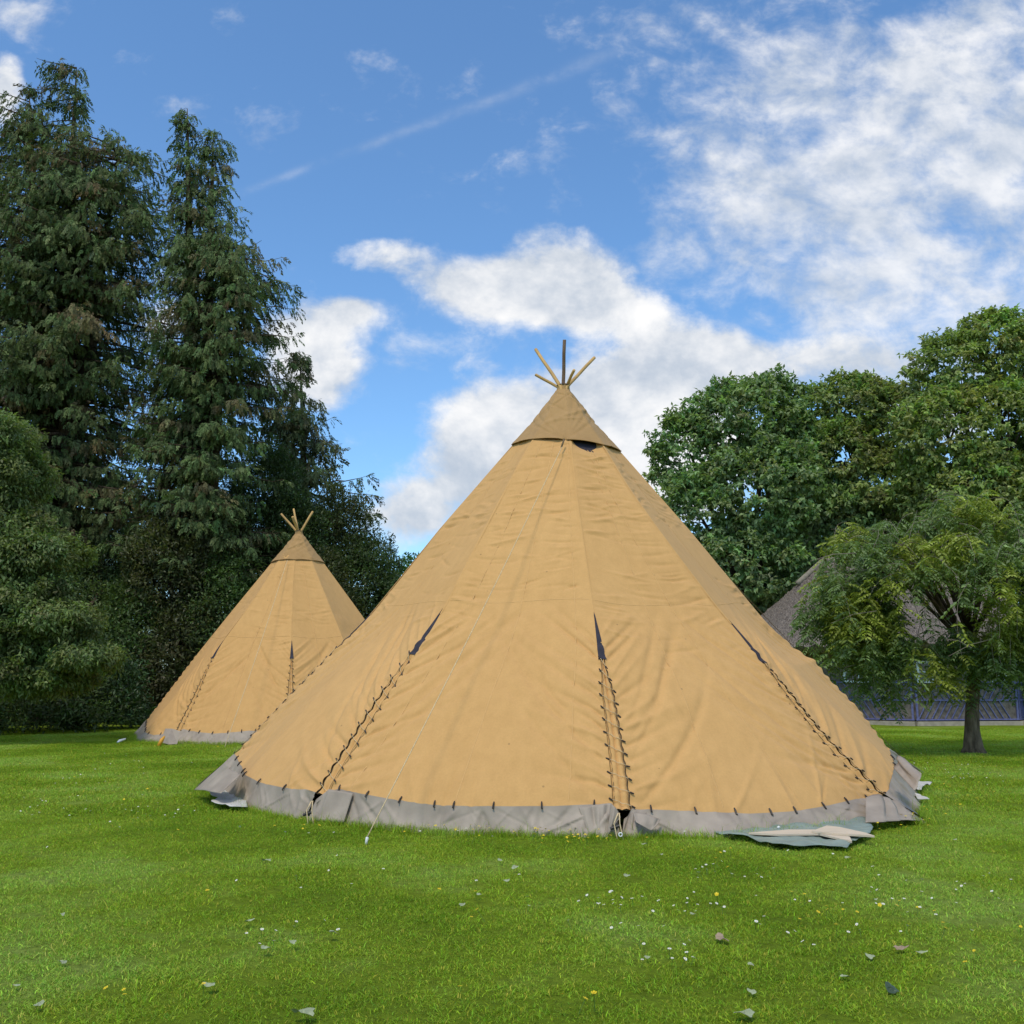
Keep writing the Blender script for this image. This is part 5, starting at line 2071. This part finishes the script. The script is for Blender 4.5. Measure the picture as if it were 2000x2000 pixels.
special = {(593, 1979): ('large pale fallen leaf at the very bottom edge left of centre', FLEAF, 1.35), (1454, 1982): ('large grey fallen leaf at the very bottom edge right of centre', FLEAF, 1.3),
           (1409, 1835): ('broad beige fallen leaf on the open lawn below the tarpaulin', FLEAF_BR, 1.3), (1761, 1853): ('curled brown fallen leaf among yellow flowers on the right', FLEAF_BR, 1.2),
           (1740, 1932): ('dark green fallen leaf standing in the grass at the lower right', FLEAF_DK, 1.0), (521, 1681): ('small upright pale leaf below the left slit of the large tipi', FLEAF, 1.0)}
leaf_labels = {(32, 1925): 'pale fallen leaf nearest the lower left corner of the lawn', (76, 1962): 'pale fallen leaf at the bottom edge in the lower left corner', (122, 1880): 'small pale leaf above the two leaves of the lower left corner', (122, 1786): 'pale leaf lying alone at the far left of the foreground', (571, 1840): 'pale leaf in the left foreground, rightmost of a loose row of three', (487, 1799): 'beige fallen leaf in the left foreground with a dark patch above it', (936, 1747): 'pale leaf near the middle of the lawn, upper right of a close pair', (902, 1767): 'pale leaf near the middle of the lawn, lower left of a close pair', (650, 1822): 'pale leaf beside white daisies left of the lawn middle', (603, 1627): 'pale leaf just under the left lacing corner of the large tipi', (977, 1680): 'pale leaf below the middle of the front skirt, upper of a pair', (409, 1924): 'pale leaf beside a yellow flower near the bottom left', (1466, 1884): 'pale leaf above the large grey leaf at the bottom', (1651, 1908): 'flat pale leaf left of the dark leaf at the lower right', (1698, 1868): 'rounded pale leaf left of the curled brown leaf', (1291, 1669): 'torn pale leaf right of the front lacing, nearest the tarpaulin', (1224, 1710): 'small square looking pale leaf below the front lacing', (1259, 1649): 'tiny pale leaf in the longer grass close under the front lacing corner', (1265, 1870): 'pale leaf left of the daisy group in the centre foreground', (1468, 1937): 'small pale leaf just above the bottom large grey leaf', (1800, 1861): 'pale upright leaf right of the curled brown leaf', (1709, 1757): 'flat pale leaf on the lawn below the right tipi corner', (1656, 1675): 'pale leaf nearest below the point of the tarpaulin', (1006, 1694): 'pale leaf below the middle of the front skirt, lower of a pair', (1865, 1640): 'pale leaf farthest right on the lawn beside the tipi corner', (990, 1720): 'pale leaf in the centre of the lawn above the close pair', (520, 1852): 'small leaf lowest of the loose row of three at left', (1353, 1785): 'pale leaf among white daisies in the centre foreground'}
spots = list(special) + [(32, 1925), (76, 1962), (122, 1880), (122, 1786), (571, 1840), (487, 1799), (936, 1747), (902, 1767), (650, 1822), (603, 1627), (977, 1680), (409, 1924), (1466, 1884), (1651, 1908),
                         (1698, 1868), (1291, 1669), (1224, 1710), (1259, 1649), (1265, 1870), (1468, 1937), (1800, 1861), (1709, 1757), (1656, 1675), (1006, 1694), (1865, 1640), (990, 1720), (520, 1852), (1353, 1785)]
lm = [leaf_mesh(k) for k in range(5)]
for k, q in enumerate(spots):
    lab, mt, sc = special.get(q, (leaf_labels.get(q), FLEAF, .50 + .3 * (k % 3) / 2))
    me = lm[k % 5].copy()
    me.materials.append(mt)
    o = bpy.data.objects.new('fallen_leaf', me)
    o.location = gp(*q, 0.018)
    o.rotation_euler = (random.uniform(-.25, .25), random.uniform(-.2, .2), random.uniform(0, 6.28))
    if q == (1740, 1932): o.rotation_euler = (.7, .2, .4)
    sc *= .78
    o.scale = (sc, sc, sc)
    link(o)
    tag(o, lab, 'leaf', 'fallen leaves scattered over the lawn')


# ------------------------------------------------------------------ grass and flowers
def blade_clump(name, R, n, rad, h0, h1, w, spread, seed_heads=False):
    C = np.zeros((n, 3))
    r_ = rad * np.sqrt(R.random(n))
    a = R.uniform(0, 2 * pi, n)
    C[:, 0], C[:, 1] = r_ * np.cos(a), r_ * np.sin(a)
    d = np.stack([R.normal(0, spread, n), R.normal(0, spread, n), np.ones(n)], -1)
    d /= np.linalg.norm(d, axis=1)[:, None]
    h = R.uniform(h0, h1, n)
    b = R.uniform(0, 2 * pi, n)
    s_ = np.stack([np.cos(b), np.sin(b), np.zeros(n)], -1)
    ww = (w * R.uniform(.7, 1.4, n))[:, None]
    bend = np.stack([R.normal(0, .35, n), R.normal(0, .35, n), -np.abs(R.normal(0, .2, n))], -1)
    p0 = C - s_ * ww / 2
    p1 = C + s_ * ww / 2
    m = C + d * (h * .55)[:, None]
    p2 = m + s_ * ww * .42
    p3 = m - s_ * ww * .42
    tip = C + d * h[:, None] + bend * h[:, None]
    V = np.stack([p0, p1, p2, p3, tip], 1).reshape(-1, 3)
    k = np.arange(n)[:, None] * 5
    quads = k + np.array([[0, 1, 2, 3]])
    tris = k + np.array([[3, 2, 4]])
    me = bpy.data.meshes.new(name)
    me.from_pydata(V.tolist(), [], quads.tolist() + tris.tolist())
    col = np.exp(R.normal(0, .25, (n, 1))) * np.exp(R.normal(0, .10, (n, 3)))
    dry = R.random(n) < .06
    col[dry] = np.array([2.2, 1.35, 3.0]) * R.uniform(.8, 1.2, (dry.sum(), 1))
    col = np.repeat(col, 5, 0)
    tipf = np.tile(np.array([.62, .62, 1, 1, 1.25]), n)[:, None]
    ca = me.color_attributes.new('Col', 'FLOAT_COLOR', 'POINT')
    c4 = np.ones((n * 5, 4), dtype=np.float32)
    c4[:, :3] = np.clip(col, .2, 4)
    ca.data.foreach_set('color', c4.ravel())
    me.materials.append(BLADE)
    return bpy.data.objects.new(name, me)


def scatter(name, pts, rotz, scl, sources, label=None, cat=None, tilt=None):
    """one object whose points carry instances of the source meshes (geometry nodes)"""
    col = bpy.data.collections.new(name + '_sources')
    for o in sources: col.objects.link(o)
    me = bpy.data.meshes.new(name)
    me.vertices.add(len(pts))
    me.vertices.foreach_set('co', np.asarray(pts, dtype=np.float32).ravel())
    ra = me.attributes.new('rot', 'FLOAT_VECTOR', 'POINT')
    rv = np.zeros((len(pts), 3), dtype=np.float32)
    rv[:, 2] = rotz
    if tilt is not None: rv[:, :2] = tilt
    ra.data.foreach_set('vector', rv.ravel())
    sa = me.attributes.new('scl', 'FLOAT', 'POINT')
    sa.data.foreach_set('value', np.asarray(scl, dtype=np.float32))
    ob = bpy.data.objects.new(name, me)
    link(ob)
    ng = bpy.data.node_groups.new(name, 'GeometryNodeTree')
    ng.interface.new_socket('Geometry', in_out='INPUT', socket_type='NodeSocketGeometry')
    ng.interface.new_socket('Geometry', in_out='OUTPUT', socket_type='NodeSocketGeometry')
    N, L = ng.nodes.new, ng.links.new
    gi, go = N('NodeGroupInput'), N('NodeGroupOutput')
    iop = N('GeometryNodeInstanceOnPoints')
    ci = N('GeometryNodeCollectionInfo')
    ci.inputs['Collection'].default_value = col
    ci.inputs['Separate Children'].default_value = True
    ci.inputs['Reset Children'].default_value = True
    iop.inputs['Pick Instance'].default_value = True
    a = N('GeometryNodeInputNamedAttribute')
    a.data_type = 'FLOAT_VECTOR'
    a.inputs['Name'].default_value = 'rot'
    b = N('GeometryNodeInputNamedAttribute')
    b.data_type = 'FLOAT'
    b.inputs['Name'].default_value = 'scl'
    ix = N('FunctionNodeRandomValue')
    ix.data_type = 'INT'
    ix.inputs[4].default_value = 0
    ix.inputs[5].default_value = len(sources) - 1
    L(gi.outputs[0], iop.inputs['Points'])
    L(ci.outputs[0], iop.inputs['Instance'])
    e2r = N('FunctionNodeEulerToRotation')
    L(a.outputs['Attribute'], e2r.inputs[0])
    L(e2r.outputs[0], iop.inputs['Rotation'])
    L(b.outputs['Attribute'], iop.inputs['Scale'])
    L(ix.outputs[2], iop.inputs['Instance Index'])
    L(iop.outputs[0], go.inputs[0])
    md = ob.modifiers.new('scatter', 'NODES')
    md.node_group = ng
    tag(ob, label, cat, kind='stuff')
    return ob


def outside_tents(p):
    k1 = np.hypot(p[:, 0] - BIG.cx, p[:, 1] - BIG.cy) > 5.0
    k2 = np.hypot(p[:, 0] - FAR.cx, p[:, 1] - FAR.cy) > 5.0
    return k1 & k2


def field_pts(R, y0, y1, density, margin=1.0):
    ys = np.linspace(y0, y1, 30)
    P = []
    for a, b in zip(ys[:-1], ys[1:]):
        hw = b * .56 + margin
        n = int((b - a) * 2 * hw * density)
        P.append(np.stack([R.uniform(-hw, hw, n), R.uniform(a, b, n), np.zeros(n)], -1))
    P = np.concatenate(P)
    P[:, 2] = .018 * np.sin(P[:, 0] * 1.3 + 0.7 * np.sin(P[:, 1] * .9)) * np.sin(P[:, 1] * 1.1 + 1.2) - 0.022
    return P[outside_tents(P)]


RG = np.random.default_rng(55)
short = [blade_clump('grass_tuft', RG, 50, .085, .016, .038, .0042, .85) for _ in range(8)]
wide = [blade_clump('grass_tuft_wide', RG, 60, .17, .025, .06, .008, .75) for _ in range(6)]
tall = [blade_clump('tall_grass_tuft', RG, 12, .07, .06, .15, .0045, .35) for _ in range(5)]
stalk = [blade_clump('grass_stalks', RG, 3, .05, .15, .30, .003, .16) for _ in range(5)]
pn = field_pts(RG, 4.2, 12.5, 135)
scatter('near_grass', pn, RG.uniform(0, 6.28, len(pn)), RG.uniform(.7, 1.25, len(pn)), short, 'short mown bright green grass across the foreground', 'grass')
pm = field_pts(RG, 12.5, 34, 30)
scatter('far_grass', pm, RG.uniform(0, 6.28, len(pm)), RG.uniform(.7, 1.3, len(pm)), wide, 'short mown grass around and beyond the tipis', 'grass')
# longer tufts: scattered, and uncut along the tent skirts
pt = field_pts(RG, 4.2, 14, .9)
edge = []
for T_ in (BIG, FAR):
    for o in T_.root.children:
        if o.name.startswith('skirt_panel'):
            me = o.data
            nvr = 18 if T_ is BIG else 12
            cnt = len(me.vertices) // nvr
            for k in range(cnt):
                co = me.vertices[(nvr - 1) * cnt + k].co + T_.root.location
                if co.y < T_.cy + 1.5:
                    edge.append((co.x, co.y))
edge = np.array(edge)
ei = RG.integers(0, len(edge), 2600)
pe = np.zeros((2600, 3))
cdir = edge[ei] - np.where((edge[ei, 1] > 24)[:, None], np.array([[FAR.cx, FAR.cy]]), np.array([[BIG.cx, BIG.cy]]))
cdir /= np.linalg.norm(cdir, axis=1)[:, None]
pe[:, :2] = edge[ei] + cdir * RG.uniform(-.02, .16, (2600, 1)) + RG.normal(0, .03, (2600, 2))
pe[:, 2] = -.02
pt = np.concatenate([pt, pe])
scatter('tall_grass', pt, RG.uniform(0, 6.28, len(pt)), RG.uniform(.45, 1.0, len(pt)), tall, 'longer uncut grass along the tipi skirts', 'grass')
k = RG.random(2600) < .16
ps = pe[k]
scatter('grass_stalk_fringe', ps, RG.uniform(0, 6.28, len(ps)), RG.uniform(.5, 1.0, len(ps)), stalk, 'thin seeding grass stalks in front of the grey skirts', 'grass')


def flower_obj(name, petal_mat, centre_mat, r_, h, petals):
    me = bpy.data.meshes.new(name)
    vs, fs, mi = [], [], []
    for k in range(petals):
        a0, a1 = 2 * pi * k / petals, 2 * pi * (k + .8) / petals
        b = len(vs)
        vs += [(0, 0, h), (r_ * cos(a0), r_ * sin(a0), h + r_ * .2), (r_ * 1.1 * cos((a0 + a1) / 2), r_ * 1.1 * sin((a0 + a1) / 2), h + r_ * .25), (r_ * cos(a1), r_ * sin(a1), h + r_ * .2)]
        fs.append((b, b + 1, b + 2, b + 3))
        mi.append(0)
    b = len(vs)
    for k in range(6):
        a = pi / 3 * k
        vs.append((r_ * .35 * cos(a), r_ * .35 * sin(a), h + r_ * .28))
    vs.append((0, 0, h + r_ * .4))
    for k in range(6):
        fs.append((b + k, b + (k + 1) % 6, b + 6))
        mi.append(1)
    b = len(vs)
    vs += [(-.0015, 0, 0), (.0015, 0, 0), (.0015, 0, h), (-.0015, 0, h)]
    fs.append((b, b + 1, b + 2, b + 3))
    mi.append(2)
    me.from_pydata(vs, [], fs)
    for m_ in (petal_mat, centre_mat, STEM): me.materials.append(m_)
    me.polygons.foreach_set('material_index', mi)
    return bpy.data.objects.new(name, me)


STEM = simple('flower_stem', (.08, .16, .03), .6, .2, .1, 20)
DAISY = simple('daisy_petal', (.80, .80, .76), .6, .2, .05, 20)
YEL = simple('yellow_petal', (.78, .58, .02), .5, .3, .08, 20)


def px_pts(lst, sx, R, per):
    out = []
    for (x, y, rx, ry, n) in lst:
        for _ in range(int(n * per)):
            a, b = x + R.normal(0, rx), y + R.normal(0, ry)
            if b > 1462: out.append(tuple(gp(a, b)))
    return np.array(out)


# clusters where the photograph has them, plus a thin scatter
dz = px_pts([(1300, 1790, 110, 30, 28), (1420, 1712, 50, 8, 16), (1840, 1740, 80, 22, 22), (1350, 1880, 60, 20, 9), (1910, 1520, 50, 8, 26), (1720, 1790, 120, 40, 16), (1200, 1770, 40, 12, 16), (600, 1830, 60, 18, 10),
             (130, 1560, 130, 30, 40), (300, 1600, 150, 22, 30), (200, 1500, 160, 12, 30), (1850, 1500, 60, 12, 26), (600, 1700, 200, 30, 14), (1560, 1760, 130, 60, 14), (900, 1630, 200, 8, 20), (1780, 1470, 50, 6, 14)], 1, RG, 1.0)
yz = px_pts([(1060, 1640, 75, 10, 46), (930, 1625, 60, 5, 16), (1840, 1570, 50, 22, 60), (1760, 1610, 40, 10, 26), (1740, 1800, 70, 25, 14), (1640, 1775, 60, 20, 8), (940, 1800, 70, 30, 5), (400, 1770, 20, 10, 2), (200, 1970, 40, 15, 3),
             (400, 1935, 20, 10, 1.2), (1900, 1850, 60, 60, 5), (400, 1460, 110, 4, 50), (560, 1630, 150, 14, 12), (1500, 1700, 150, 50, 12), (120, 1500, 120, 20, 26), (1100, 1980, 120, 20, 4), (290, 1540, 120, 20, 12), (1150, 1650, 50, 8, 12)], 1, RG, 1.0)
dz, yz = dz[outside_tents(dz)], yz[outside_tents(yz)]
scatter('daisy_flowers', dz, RG.uniform(0, 6.28, len(dz)), RG.uniform(.8, 1.25, len(dz)), [flower_obj('daisy', DAISY, YEL, .0095, .05, 9)], 'white daisies dotted through the lawn', 'daisies', tilt=RG.normal(0, .3, (len(dz), 2)))
scatter('buttercup_flowers', yz, RG.uniform(0, 6.28, len(yz)), RG.uniform(.8, 1.3, len(yz)), [flower_obj('buttercup', YEL, YEL, .0115, .075, 5)], 'yellow buttercups dotted through the lawn', 'buttercups', tilt=RG.normal(0, .3, (len(yz), 2)))
